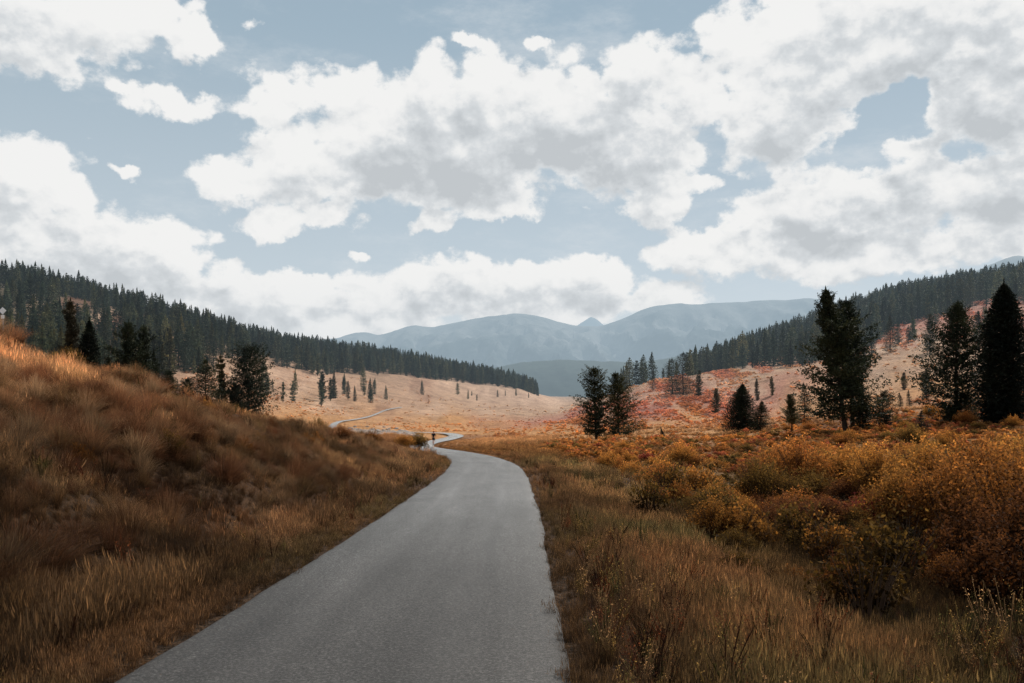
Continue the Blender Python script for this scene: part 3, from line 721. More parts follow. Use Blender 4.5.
# remaining forest: joined crown + trunk prototypes
def joined(mc, mt, name):
    vc = np.empty(len(mc.vertices)*3, np.float32); mc.vertices.foreach_get('co', vc)
    vt = np.empty(len(mt.vertices)*3, np.float32); mt.vertices.foreach_get('co', vt)
    nc = len(mc.vertices); me = bpy.data.meshes.new(name)
    fc = [tuple(p.vertices) for p in mc.polygons]; ft = [tuple(v+nc for v in p.vertices) for p in mt.polygons]
    me.from_pydata(np.concatenate([vc, vt]).reshape(-1, 3).tolist(), [], fc+ft)
    r = np.zeros(nc+len(mt.vertices), np.float32); rc = np.empty(nc, np.float32); mc.attributes['r'].data.foreach_get('value', rc); r[:nc] = rc
    fattr(me, 'r', r); me.materials.append(NEEDLEI); me.materials.append(BARK)
    mi = np.zeros(len(me.polygons), np.int32); mi[len(fc):] = 1; me.polygons.foreach_set('material_index', mi); me.update()
    return me
def m_needles_i():
    m, nt = new_mat('forest_needles'); T = NT(nt)
    c = T.n('ShaderNodeAttribute', attribute_type='INSTANCER', attribute_name='tint').outputs['Color']
    r = T.n('ShaderNodeAttribute', attribute_name='r').outputs['Fac']
    cc = T.mix(1.0, c, T.ramp(r, [(0, (.45, .5, .5)), (.5, (1, 1, 1)), (1, (1.9, 1.6, 1.2))]), 'MULTIPLY')
    finish(T, bsdf(T, cc, .75, .15, None, .2)); return m
NEEDLEI = m_needles_i()
JP = [joined(a, b, 'forest tree') for a, b in FP]
ri = np.array([t[1] for t in rest]); rs = np.array([t[2] for t in rest])
g = np.random.default_rng(3)
tt = np.where(g.random((len(ri), 1)) < .6, np.array(G_MID)[None], np.array(G_OL)[None])*g.uniform(.8, 3.2, (len(ri), 1))
scatter('conifer_forest', np.column_stack([_fx[ri], _fy[ri], _fz[ri]-.2]), rs, g.uniform(0, 6.28, len(ri)), g.choice(9, len(ri), p=np.array([3, 3, 2, 3, 2, 2, 3, 3, 3])/24), tt, JP,
        'dense dark conifer forest covering the ridges behind the nearer trees on both sides', 'forest')

# ------------------------------------------------------------------ grass
def tuft(seed, n, h, spread, width, arch, heads=0.0, base=.06):
    g = np.random.default_rng(seed); V = []; Fq = []; Hh = []; Rr = []
    for k in range(n):
        az = g.uniform(0, 2*math.pi); hh = h*g.uniform(.55, 1.1); sp = spread*g.uniform(.2, 1.1)*hh; b0 = g.uniform(0, base)
        ba = g.uniform(0, 2*math.pi); bx, by = b0*math.cos(ba), b0*math.sin(ba)
        w = width*g.uniform(.7, 1.3); fa = g.uniform(0, math.pi); wx, wy = math.cos(fa)*w/2, math.sin(fa)*w/2
        r = g.random(); b = len(V); ns = 4
        for i in range(ns):
            t = i/(ns-1); z = hh*(t-arch*.45*t**2.2); d = sp*(t**1.7)
            x = bx+math.cos(az)*d; y = by+math.sin(az)*d; ww = 1-t*.85
            V += [(x-wx*ww, y-wy*ww, z), (x+wx*ww, y+wy*ww, z)]; Hh += [t, t]; Rr += [r, r]
            if i: Fq.append((b+2*i-2, b+2*i-1, b+2*i+1, b+2*i))
        if g.random() < heads:
            x0, y0, z0 = x, y, z; e = w*1.8; b = len(V)
            V += [(x0-e*.5, y0, z0-.03), (x0, y0-e*.4, z0-.05), (x0+e*.6, y0, z0-.01), (x0, y0+e*.3, z0+.05)]; Hh += [1.]*4; Rr += [min(1, r+.3)]*4
            Fq.append((b, b+1, b+2, b+3))
    me = bpy.data.meshes.new('tuft'); me.from_pydata(V, [], Fq); me.update(); fattr(me, 'h', Hh); fattr(me, 'r', Rr); me.materials.append(GRASS)
    return me
TP = [tuft(1, 110, .42, .55, .0036, .5), tuft(2, 120, .5, .75, .0036, .7), tuft(3, 100, .38, .6, .0036, .6),      # soft bunch grass
      tuft(4, 56, .34, .45, .004, .25, .4, .12), tuft(5, 50, .42, .4, .004, .2, .5, .12), tuft(6, 64, .26, .6, .004, .3, .2, .14),   # verge grass
      tuft(7, 80, .30, .7, .007, .4, .1, .14), tuft(8, 75, .36, .6, .007, .5, .1, .14)]
def tussock(seed, n, h, rad):
    g = np.random.default_rng(seed); V = []; Fq = []; Hh = []; Rr = []
    for k in range(n):
        az = g.uniform(0, 2*math.pi); q = g.random()**.7; b0 = rad*.35*q; lean = q*g.uniform(.6, 1.2)
        hh = h*g.uniform(.7, 1.1)*(1-.25*q); w = .0045; fa = g.uniform(0, math.pi); wx, wy = math.cos(fa)*w/2, math.sin(fa)*w/2; r = min(1, max(0, g.normal(.5, .22))); b = len(V)
        bx, by = b0*math.cos(az), b0*math.sin(az); da = g.normal(0, .35)
        for i in range(5):
            t = i/4; d = rad*lean*t**1.5*.8; z = hh*(1.15*t-.55*lean*t**2.3)
            x = bx+math.cos(az+da*t)*d; y = by+math.sin(az+da*t)*d; ww = 1-t*.8
            V += [(x-wx*ww, y-wy*ww, z), (x+wx*ww, y+wy*ww, z)]; Hh += [t, t]; Rr += [r, r]
            if i: Fq.append((b+2*i-2, b+2*i-1, b+2*i+1, b+2*i))
    me = bpy.data.meshes.new('tussock'); me.from_pydata(V, [], Fq); me.update(); fattr(me, 'h', Hh); fattr(me, 'r', Rr); me.materials.append(GRASS)
    return me
TS = [tussock(31, 800, .42, .5), tussock(32, 700, .34, .55), tussock(33, 620, .46, .42)]
def weed(seed, n, h):
    g = np.random.default_rng(seed); V = []; Fq = []; Hh = []; Rr = []
    def quad(p, a, b_, r, hh):
        b = len(V); V.extend([tuple(p-a*.5), tuple(p+b_*.5), tuple(p+a*.5), tuple(p-b_*.5)]); Fq.append((b, b+1, b+2, b+3)); Hh.extend([hh]*4); Rr.extend([r]*4)
    for k in range(n):
        az = g.uniform(0, 6.28); L = h*g.uniform(.6, 1.1); le = g.uniform(.05, .4); r = g.random()
        for i in range(4):
            t0, t1 = i/4, (i+1)/4; p0 = np.array([math.cos(az)*le*t0**1.4*L, math.sin(az)*le*t0**1.4*L, t0*L]); p1 = np.array([math.cos(az)*le*t1**1.4*L, math.sin(az)*le*t1**1.4*L, t1*L])
            b = len(V); w = np.array([.0022, .0010, 0]); V.extend([tuple(p0-w), tuple(p0+w), tuple(p1+w), tuple(p1-w)]); Fq.append((b, b+1, b+2, b+3)); Hh.extend([.5]*4); Rr.extend([r*.6]*4)
        for i in range(g.integers(7, 16)):
            t = g.uniform(.35, 1.0); p = np.array([math.cos(az)*le*t**1.4*L, math.sin(az)*le*t**1.4*L, t*L])+g.normal(0, .014, 3)
            a = g.normal(0, 1, 3); a /= np.linalg.norm(a); c_ = np.cross(a, g.normal(0, 1, 3)); c_ /= np.linalg.norm(c_); sz = g.uniform(.005, .012)
            quad(p, a*sz*1.6, c_*sz*.8, min(1, r+.25*g.random()), .95)
    me = bpy.data.meshes.new('weed'); me.from_pydata(V, [], Fq); me.update(); fattr(me, 'h', Hh); fattr(me, 'r', Rr); me.materials.append(GRASS)
    return me
def weeds():
    g = np.random.default_rng(91); n = 9000; Y = 4.5+34*g.random(n)**1.2; u = g.uniform(-.8, .8, n); x = u*(Y+1); rd = road_dist(x, Y)
    k = (rd > HW+.25) & (g.random(n) < .05+.8*sstep(.52, .68, fbm(x/1.6, Y/2.2, 501, 3))); x, Y = x[k], Y[k]; n = len(x); z = H(x, Y)
    pal = np.array([S(70, 44, 30), S(60, 46, 30), S(170, 132, 92), S(120, 66, 40), S(150, 120, 70), S(84, 78, 44)])
    scatter('dry_weeds', np.column_stack([x, Y, z-.02]), g.uniform(.6, 1.3, n), g.uniform(0, 6.28, n), g.integers(0, 4, n), pal[g.integers(0, 6, n)]*g.uniform(.35, .8, (n, 1)), [weed(61, 9, .38), weed(62, 14, .3), weed(63, 7, .44), weed(64, 20, .24)],
            'dry stalked weeds with seed heads standing in the grass of both verges', 'weeds', g.normal(0, .15, (n, 2)))
weeds()
def tussocks():
    g = np.random.default_rng(21); n = 13000
    Y = g.uniform(5, 78, n); u = g.uniform(-.75, .1, n); x = u*Y; rd = road_dist(x, Y)
    k = (x < center_x(Y)) & (rd > 3.3) & (g.random(n) < sstep(.36, .58, fbm(x/4, Y/5, 401, 3))*.85+.08); x, Y = x[k], Y[k]
    # the right hand verge has a few too
    m = 900; Y2 = g.uniform(4, 60, m); x2 = center_x(Y2)+HW+g.uniform(.8, 4.5, m); kk = g.random(m) < .35*sstep(.4, .6, fbm(x2/3, Y2/4, 403, 3)); right = np.concatenate([np.zeros(len(x), bool), np.ones(kk.sum(), bool)])
    x = np.concatenate([x, x2[kk]]); Y = np.concatenate([Y, Y2[kk]]); n = len(x); z = H(x, Y)
    pal = np.array([S(160, 114, 76), S(146, 98, 64), S(176, 138, 100), S(134, 100, 64), S(140, 90, 58)])
    tint = pal[g.integers(0, 5, n)]*g.uniform(.6, 1.2, (n, 1)); up = sstep(.4, 3.0, z-road_z(Y)); tint = tint*(.5+.6*np.maximum(up, sstep(20, 45, Y)*.6))[:, None]*(.65+.4*sstep(6, 16, Y))[:, None]  # sunlit upper bank and dim foreground painted into the tussock colour
    tint[right] *= .8
    tint = tint*.92+.08*tint.mean(1, keepdims=True)
    sc = (.5+.85*g.random(n)**1.6)*np.where(right, .6, 1)
    scatter('bunch_grass', np.column_stack([x, Y, z-.05]), sc, g.uniform(0, 6.28, n), g.integers(0, 3, n), tint, TS, 'soft rounded tussocks of long rust and straw coloured grass on the banks', 'tussocks', g.normal(0, .12, (n, 2)))
    print('tussocks', n)
tussocks()
def grass():
    g = np.random.default_rng(77)
    n = 150000
    Y = g.uniform(2.6, 150, n); u = g.uniform(-.78, .78, n); x = u*(Y+1.2)
    near = g.uniform(2.4, 22, 26000); Y = np.concatenate([Y, near]); u2 = g.uniform(-.8, .8, 26000); x = np.concatenate([x, u2*(near+1.2)])
    n = len(x)
    rd = road_dist(x, Y); keep = rd > HW-.02+g.uniform(0, .16, n)
    x, Y, rd = x[keep], Y[keep], rd[keep]; n = len(x)
    z = H(x, Y, rd)
    lx = x < center_x(Y)
    px = CX+F*x/Y
    leftside = lx & (rd > 2.2)
    pat = fbm(x/2.6, Y/3.6, 201, 4); pat2 = fbm(x/6, Y/9, 205, 3); pat3 = fbm(x/1.1, Y/1.3, 207, 3)
    # thin by patch
    keep = g.random(n) < np.where(leftside, .42+.95*(pat-.3), .68)
    keep |= rd < 2.6
    keep &= ~((~leftside) & (rd > 4.5) & (Y > 12) & (px > 560) & (g.random(n) < .85*np.maximum(sstep(18, 34, Y), sstep(.42, .6, pat2))))
    x, Y, rd, z, px, leftside, pat, pat2, pat3 = [a[keep] for a in (x, Y, rd, z, px, leftside, pat, pat2, pat3)]; n = len(x)
    idx = np.where(rd < 2.7, g.integers(3, 6, n), np.where(leftside, g.integers(0, 3, n), g.integers(3, 8, n)))
    idx = np.where((g.random(n) < .18) & (rd >= 2.7), g.integers(3, 5, n), idx)
    idx = np.where((Y > 60), g.integers(6, 8, n), idx)
    sc = g.uniform(.6, 1.25, n)*(1+np.clip(Y-15, 0, 200)/85)*np.where(rd < 2.2, .55, 1)*np.where((Y > 52) & (rd < 6), .4, 1)*np.where(leftside, .38+1.0*pat, np.where(rd > 4, (.45+.7*pat)*np.interp(Y, [5, 18], [.6, 1]), .8))
    # colours: rust and straw on the bank, darker and greener in the hollow by the path
    strength = sstep(9, 30, Y)
    A = S(172, 124, 82); B = S(138, 92, 58); Cc = S(92, 78, 46); D = S(192, 152, 110); E = S(52, 40, 27)
    t1 = sstep(.35, .65, pat)[:, None]; t2 = sstep(.35, .65, pat2)[:, None]; t3 = sstep(.55, .75, pat3)[:, None]
    Lc = B*(1-t1)+A*t1; Lc = Lc*(1-.5*t3)+D*.5*t3; Lc = Lc*(1-.45*(1-t2))+Cc*.45*(1-t2)
    # shaded lower left corner and sunlit bank top painted into the tint
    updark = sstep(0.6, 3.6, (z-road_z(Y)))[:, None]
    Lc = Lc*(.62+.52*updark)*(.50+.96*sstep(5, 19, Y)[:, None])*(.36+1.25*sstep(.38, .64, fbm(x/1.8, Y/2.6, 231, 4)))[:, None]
    Rc = (Cc*(1-t1)+B*t1); Rc = Rc*(1-.5*t3)+S(128, 88, 54)*.5*t3
    Rc = np.where((rd > 4.2)[:, None], Rc*.42+.5*S(80, 74, 42), Rc*.75+.25*S(86, 78, 44))*(.66+.6*sstep(8, 34, Y)[:, None])*(.5+1.0*sstep(.35, .68, fbm(x/2.2, Y/3.0, 233, 4)))[:, None]
    hol = (sstep(2.0, 4.4, x-.06*Y)*(1-sstep(16, 28, Y)))[:, None]; Rc = Rc*(1-.76*hol)  # shade of the thicket over the hollow painted into the grass colour
    gold = (sstep(30, 60, Y))[:, None]; Rc = Rc*(1-.6*gold)+S(140, 92, 46)*.6*gold
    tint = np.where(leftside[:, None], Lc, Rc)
    verge = (rd < 2.6)[:, None]; tint = np.where(verge, tint*.5+.5*S(86, 64, 42), tint)
    far = sstep(75, 150, Y)[:, None]; tint = tint*(1-far)+land_col(x, Y)*far
    grey = tint.mean(1, keepdims=True); tint = (tint*.86+grey*np.array([.17, .13, .10]))*.94
    tint = tint*g.uniform(.7, 1.3, (n, 1))
    tilt = g.normal(0, .16, (n, 2))
    zoff = np.where(rd < 2.2, -.02, -.03)
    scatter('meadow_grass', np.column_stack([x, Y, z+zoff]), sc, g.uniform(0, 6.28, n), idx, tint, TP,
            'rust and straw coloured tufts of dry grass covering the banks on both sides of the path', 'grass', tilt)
    print('grass tufts', n)
grass()

# ------------------------------------------------------------------ heath: low leafy clumps further out
def clump(seed, n, rx, rz, leaf, upr=.5, mat=None):
    """leafy mound of small leaves; returns V, quads, h, r"""
    g = np.random.default_rng(seed)
    nl = max(5, n//(60 if n < 400 else 110))
    la = g.uniform(0, 6.28, nl); lq = g.uniform(0, 1, nl)**.6*.78
    lc = np.column_stack([np.cos(la)*lq*rx, np.sin(la)*lq*rx, (1-.6*lq**2)*rz*g.uniform(.35, .86, nl)]); lr = g.uniform(.18, .36, nl); lb = g.normal(0, .17, nl)
    k = g.integers(0, nl, n); d = g.normal(0, 1, (n, 3)); d /= np.linalg.norm(d, axis=1)[:, None]
    rad = lr[k]*g.uniform(.5, 1.05, n)**.5
    P = lc[k]+d*np.column_stack([rad*rx, rad*rx, rad*rz*.8])
    if n > 600:      # leafy twigs standing out of the mound
        m = int(n*.34); nt_ = 46; ta = g.uniform(0, 6.28, nt_); tq = g.uniform(.1, 1, nt_); tl = g.uniform(.85, 1.28, nt_)
        tk = g.integers(0, nt_, m); s_ = g.uniform(.45, 1, m); jit = g.normal(0, .035, (m, 3))
        P[:m] = np.column_stack([np.cos(ta[tk])*tq[tk]*s_*rx*.95, np.sin(ta[tk])*tq[tk]*s_*rx*.95, rz*tl[tk]*s_*(1-.35*tq[tk]**2)])+jit
    P[:, 2] = np.abs(P[:, 2])+.02
    D = g.normal(0, 1, (n, 3))+np.array([0, 0, upr]); D /= np.linalg.norm(D, axis=1)[:, None]
    B = np.cross(D, g.normal(0, 1, (n, 3))); B /= np.linalg.norm(B, axis=1)[:, None]+1e-6
    l = leaf*g.uniform(.7, 1.4, n)[:, None]
    V = np.stack([P-D*l*.5, P+B*l*.32, P+D*l*.6, P-B*l*.32], 1).reshape(-1, 3)
    h = np.clip(P[:, 2]/rz*.75+.25*np.linalg.norm(P[:, :2], axis=1)/rx, 0, 1); r = np.clip(g.normal(.45, .2, n)+lb[k]+.22*d[:, 2], 0, 1)
    return V, np.repeat(h, 4), np.repeat(r, 4)
def clump_mesh(seed, n, rx, rz, leaf, mat, upr=.5):
    V, h, r = clump(seed, n, rx, rz, leaf, upr); me = np_mesh('foliage', V, np.arange(len(V)), 4); fattr(me, 'h', h); fattr(me, 'r', r); me.materials.append(mat); return me
HP = [clump_mesh(300+k, 260, .6, .45, .10, LEAFI) for k in range(5)]
def heath():
    g = np.random.default_rng(5)
    n = 75000
    Y = np.concatenate([g.uniform(60, 560, n), g.uniform(18, 110, 20000), g.uniform(3.4, 26, 7000)]); n = len(Y)
    u = g.uniform(-.72, .72, n); x = u*Y; px = CX+F*u
    rd = road_dist(x, Y)
    a = fbm(x/(3+Y*.03), Y/(5+Y*.07), 51, 4); b = fbm(x/(2+Y*.02), Y/(4+Y*.05), 57, 4)
    right = sstep(540, 640, px)
    p = .05+.9*sstep(.52, .68, a)+.45*sstep(.5, .62, b)*right*sstep(80, 150, Y)
    p = np.where(Y < 110, p*.8+.22, p); p = np.where((px < 505) & (Y < 80), .8*p, p); p = np.where((Y > 150) & (Y < 330) & (px < 740), p+.15, p)
    # tan slopes stay bare
    bare = ((px > 742) & (Y > 165) & (Y < 335)) | ((px < 560) & (Y > 330))
    p = np.where(bare, .035+p*.1, p); small = bare[:]
    k = (g.random(n) < p) & (rd > 2.6); x, Y, px, a, b = x[k], Y[k], px[k], a[k], b[k]; n = len(x)
    z = H(x, Y)
    sc = (.35+1.1*g.random(n)**2.2)*(.7+Y/260)*np.where(road_dist(x, Y) < 8, .4, 1)*np.where(px < 545, .6, 1)*np.interp(Y, [4, 26, 50], [.55, .7, 1])
    pal = np.array([S(150, 104, 56), S(136, 96, 60), S(168, 118, 68), S(140, 92, 56), S(102, 84, 50), S(146, 86, 62)])
    w = g.integers(0, 6, n); tint = pal[w]
    redz = (sstep(.5, .62, b)*sstep(540, 640, px)*sstep(135, 190, Y))[:, None]
    tint = tint*(1-redz)+np.array(S(160, 112, 94))*redz*g.uniform(.75, 1.3, (n, 1))
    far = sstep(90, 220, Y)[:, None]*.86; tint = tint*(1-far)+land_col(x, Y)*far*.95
    tint = tint*np.interp(Y, [20, 45, 75, 110], [.55, .95, 1.65, 1.9])[:, None]  # shaded foreground and sunlit middle distance painted into the scrub colour
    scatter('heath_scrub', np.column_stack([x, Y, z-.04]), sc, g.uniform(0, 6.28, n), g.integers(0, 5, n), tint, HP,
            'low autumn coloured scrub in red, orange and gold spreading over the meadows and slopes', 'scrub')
    print('heath', n)
heath()

# ------------------------------------------------------------------ shrubs (each one a thing)
def shrub_meshes(seed, r, h, n, leaf):
    V, hh, rr = clump(seed, n, r, h, leaf, .8)
    me = np_mesh('foliage', V, np.arange(len(V)), 4); fattr(me, 'h', hh); fattr(me, 'r', rr); me.materials.append(LEAF)
    g = random.Random(seed); b = MB()
    for k in range(16):
        a = g.uniform(0, 6.28); l = g.uniform(.4, .95); e = r*l*.8
        P = [(0.05*math.cos(a), .05*math.sin(a), -.1), (e*.45*math.cos(a), e*.45*math.sin(a), h*.45), (e*math.cos(a+.2), e*math.sin(a+.2), h*g.uniform(.75, 1.0))]
        b.tube(P, [.016, .011, .004], 4, False)
    sm = b.mesh('stems'); sm.materials.append(STEM)
    return me, sm
SP = [shrub_meshes(400+k, [1.0, 1.2, .9, 1.3][k], [1.3, 1.5, 1.1, 1.7][k], [5200, 6500, 4500, 7500][k], .055) for k in range(4)]
SPS = [shrub_meshes(420+k, .7, [.9, 1.1, .8][k], [1100, 900, 1300][k], .06) for k in range(3)]
KC = {'gold': (S(162, 115, 60), 'golden yellow'), 'orange': (S(150, 100, 54), 'orange brown'), 'rust': (S(116, 76, 48), 'rusty red brown'), 'olive': (S(112, 88, 48), 'olive and yellow'), 'red': (S(126, 58, 48), 'dark red')}
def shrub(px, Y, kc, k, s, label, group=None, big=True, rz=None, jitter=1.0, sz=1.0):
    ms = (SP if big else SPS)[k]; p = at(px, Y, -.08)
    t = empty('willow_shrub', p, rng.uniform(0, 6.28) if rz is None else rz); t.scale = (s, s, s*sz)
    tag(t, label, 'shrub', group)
    c = np.array(KC[kc][0])*jitter*np.interp(Y, [8, 16, 30, 50], [.36, .78, 1.3, 1.4])  # nearest shrubs dimmed: foreground shade put into their leaf colour
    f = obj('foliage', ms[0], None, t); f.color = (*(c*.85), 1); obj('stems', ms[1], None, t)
def shrubs():
    placed = []
    def ok(x, y, d):
        for (a, b) in placed:
            if abs(a-x) < d and abs(b-y) < d and math.hypot(a-x, b-y) < d: return False
        placed.append((x, y)); return True
    # thicket on the right
    for (px, Y, kc, k, s) in [(800, 30, 'orange', 3, 1.15), (842, 31, 'gold', 1, 1.1), (880, 27, 'gold', 3, 1.0), (925, 25, 'gold', 3, 1.15), (975, 23, 'orange', 3, 1.2), (1015, 24, 'gold', 3, 1.2),
                              (905, 20, 'gold', 1, 1.0), (950, 18.5, 'orange', 3, 1.0), (1000, 17, 'orange', 3, 1.1), (1035, 15, 'orange', 3, 1.1), (980, 14.5, 'rust', 1, .95), (860, 36, 'gold', 3, 1.0),
                              (1005, 31, 'olive', 3, 1.1), (960, 33, 'olive', 1, 1.1), (780, 37, 'orange', 3, .9), (1060, 20, 'gold', 3, 1.2), (1045, 12.5, 'rust', 1, 1.0), (985, 11.5, 'rust', 2, .8), (1075, 10, 'rust', 1, .9)]:
        placed.append(((px-CX)/F*Y, Y)); shrub(px, Y, kc, k, s, 'tall %s willow shrub in the dense thicket on the right' % KC[kc][1], 'tall shrubs of the right hand thicket')
    # small individual ones in the grass
    for (px, Y, kc, k, s, lab) in [(660, 31, 'gold', 0, 1.15, 'small golden shrub in the hollow right of the path, farthest left of its row'),
                                   (668, 24, 'olive', 1, 1.1, 'small yellowish shrub in the hollow close to the grassy verge'),
                                   (715, 20, 'olive', 2, 1.15, 'low olive shrub alone in the grassy hollow'),
                                   (800, 16.5, 'olive', 0, 1.1, 'loose twiggy shrub with yellow leaves in the middle of the hollow'),
                                   (770, 24, 'orange', 2, .7, 'little bright orange shrub in the dark grass of the hollow'),
                                   (868, 8.6, 'olive', 1, .85, 'thin yellow leaved sapling shrub nearest the lower edge'),
                                   (825, 14.5, 'gold', 1, .85, 'thin small shrub with scattered yellow leaves before the thicket'),
                                   (650, 17.5, 'olive', 1, .9, 'twiggy olive shrub between the grassy verge and the golden thicket, nearest the path'),
                                   (742, 15.5, 'gold', 2, .95, 'golden twiggy shrub low in the hollow, left of the loose yellow one'),
                                   (700, 27, 'gold', 0, 1.3, 'rounded golden shrub behind the low olive shrub of the hollow'),
                                   (755, 30, 'rust', 1, 1.3, 'rounded brown shrub at the left end of the thicket'),
                                   (900, 13, 'olive', 1, 1.1, 'dark twiggy shrub in the shade under the front of the thicket'),
                                   (418, 78, 'olive', 0, 1.25, 'round dark olive shrub on the left edge of the path where it bends'),
                                   (404, 70, 'gold', 1, .9, 'low golden shrub left of the round olive shrub at the bend')]:
        placed.append(((px-CX)/F*Y, Y)); shrub(px, Y, kc, k, s, lab, None, Y > 40 or False)
    # scrub belt on the right
    cnt = 0; tries = 0
    while cnt < 165 and tries < 6000:
        tries += 1
        Y = rng.uniform(20, 112) if cnt > 60 else rng.uniform(20, 50); px = rng.uniform(560, 1060)
        if px < 600 and Y < 62: continue
        if px < 690 and Y < 26: continue
        x = (px-CX)/F*Y
        den = float(fbm(np.array([x/9]), np.array([Y/12]), 301, 3)[0])
        if den < .38+.1*rng.random(): continue
        if float(road_dist(x, Y)[0]) < 5.5: continue
        s = rng.uniform(.55, 1.05)*(1.2 if px > 780 else .85)*np.interp(Y, [26, 60, 112], [1, .95, .9])
        if not ok(x, Y, 1.35*s): continue
        kc = rng.choices(['gold', 'orange', 'rust', 'olive', 'red'], [4, 3.2, 1.6, 2.4, .5])[0]
        shrub(px, Y, kc, rng.randrange(4), s, '%s low shrub in the scrub between the right hand pines and the path' % KC[kc][1], '%s shrubs of the scrub belt' % KC[kc][1], jitter=rng.uniform(.75, 1.2), sz=rng.uniform(.6, .95)); cnt += 1
    # hollow in front of the thicket
    cnt = 0; tries = 0
    while cnt < 84 and tries < 9000:
        tries += 1
        Y = rng.uniform(10.5, 30); px = rng.uniform(600, 1060); x = (px-CX)/F*Y
        if x < 1.9+.085*Y: continue
        s = rng.uniform(.25, .55)*np.interp(Y, [7, 14, 30], [.7, 1, 1.2])
        if not ok(x, Y, 1.05*s): continue
        kc = rng.choices(['gold', 'orange', 'rust', 'olive'], [2.5, 2.5, 1.6, 2.6])[0]
        shrub(px, Y, kc, rng.randrange(4), s, '%s low shrub in the grassy hollow before the thicket' % KC[kc][1], '%s shrubs of the hollow' % KC[kc][1], jitter=rng.uniform(.6, 1.1), sz=rng.uniform(.7, 1.05)); cnt += 1
    # left bank, low and scattered
    cnt = 0; tries = 0
    while cnt < 80 and tries < 5000:
        tries += 1
        Y = rng.uniform(12, 84); px = rng.uniform(55 if Y > 14 else 0, 445); x = (px-CX)/F*Y
        if float(road_dist(x, Y)[0]) < 4.5 or (px < 250 and Y > 46): continue
        s = rng.uniform(.22, .5)*(1.3 if Y > 36 else .9)
        if not ok(x, Y, 2.2*s): continue
        kc = rng.choices(['gold', 'orange', 'rust', 'olive'], [1.6, 1.5, 3, 2])[0]
        shrub(px, Y, kc, rng.randrange(4), s, '%s low shrub in the dry grass of the left bank' % KC[kc][1], '%s shrubs of the left bank' % KC[kc][1], jitter=rng.uniform(.5, .95), sz=1.0); cnt += 1
shrubs()

# ------------------------------------------------------------------ rocks by the path
def rocks():
    ROCK = m_plain('grey_rock', S(150, 138, 128), .95, .1, .35, 3, True, .05)
    import mathutils
    ms = []
    for k in range(4):
        g = random.Random(k); import bmesh
        bm = bmesh.new(); bmesh.ops.create_icosphere(bm, subdivisions=2, radius=.5)
        off = [Vector((g.gauss(0, 1), g.gauss(0, 1), g.gauss(0, 1))).normalized() for _ in range(7)]
        for v in bm.verts:
            for o in off:
                d = v.co.dot(o)
                if d > .33: v.co -= o*(d-.33)*.9
            v.co.z *= .65
        me = bpy.data.meshes.new('rock'); bm.to_mesh(me); bm.free(); me.materials.append(ROCK); ms.append(me)
    g = np.random.default_rng(6); n = 420
    t = g.random(n); px = 352+t*60+g.normal(0, 5, n); Y = g.normal(185, 14, n); x = (px-CX)/F*Y
    k = road_dist(x, Y) > 3; x, Y = x[k], Y[k]
    scatter('rubble', np.column_stack([x, Y, H(x, Y)+.05]), g.uniform(.3, 1.5, len(x))**1.5, g.uniform(0, 6.28, len(x)), g.integers(0, 4, len(x)), np.ones((len(x), 3)), ms,
            'spread of pale grey stones on the valley floor left of the walker', 'stones')
rocks()

# ------------------------------------------------------------------ sign behind the crest
def sign():
    Y = 60; px = 3; p = at(px, Y); ztop = CAMH+(HY-307)/F*Y
    t = empty('road_sign', p); tag(t, 'white diamond shaped sign with a small plate on a post at the left edge', 'sign')
    W = m_plain('white_sign_face', (.78, .78, .76), .4, .4, .03); Mt = m_plain('galvanised_post', (.25, .25, .25), .5, .5, .1)
    h = ztop-p.z
    b = MB(); b.tube([(0, 0, -.3), (0, 0, h-.1)], [.035, .035], 10); obj('post', b.mesh('post'), Mt, t)
    b = MB(); s = .26; c = h-.27
    V = [(0, -.045, c-s), (s, -.045, c), (0, -.045, c+s), (-s, -.045, c), (0, -.06, c-s), (s, -.06, c), (0, -.06, c+s), (-s, -.06, c)]
    b.add(V, [(0, 1, 2, 3), (4, 7, 6, 5), (0, 4, 5, 1), (1, 5, 6, 2), (2, 6, 7, 3), (3, 7, 4, 0)]); obj('sign_panel', b.mesh('panel'), W, t)
    b = MB(); b.box((0, -.052, h-.70), (.24, .02, .26)); obj('plate', b.mesh('plate'), W, t)
sign()

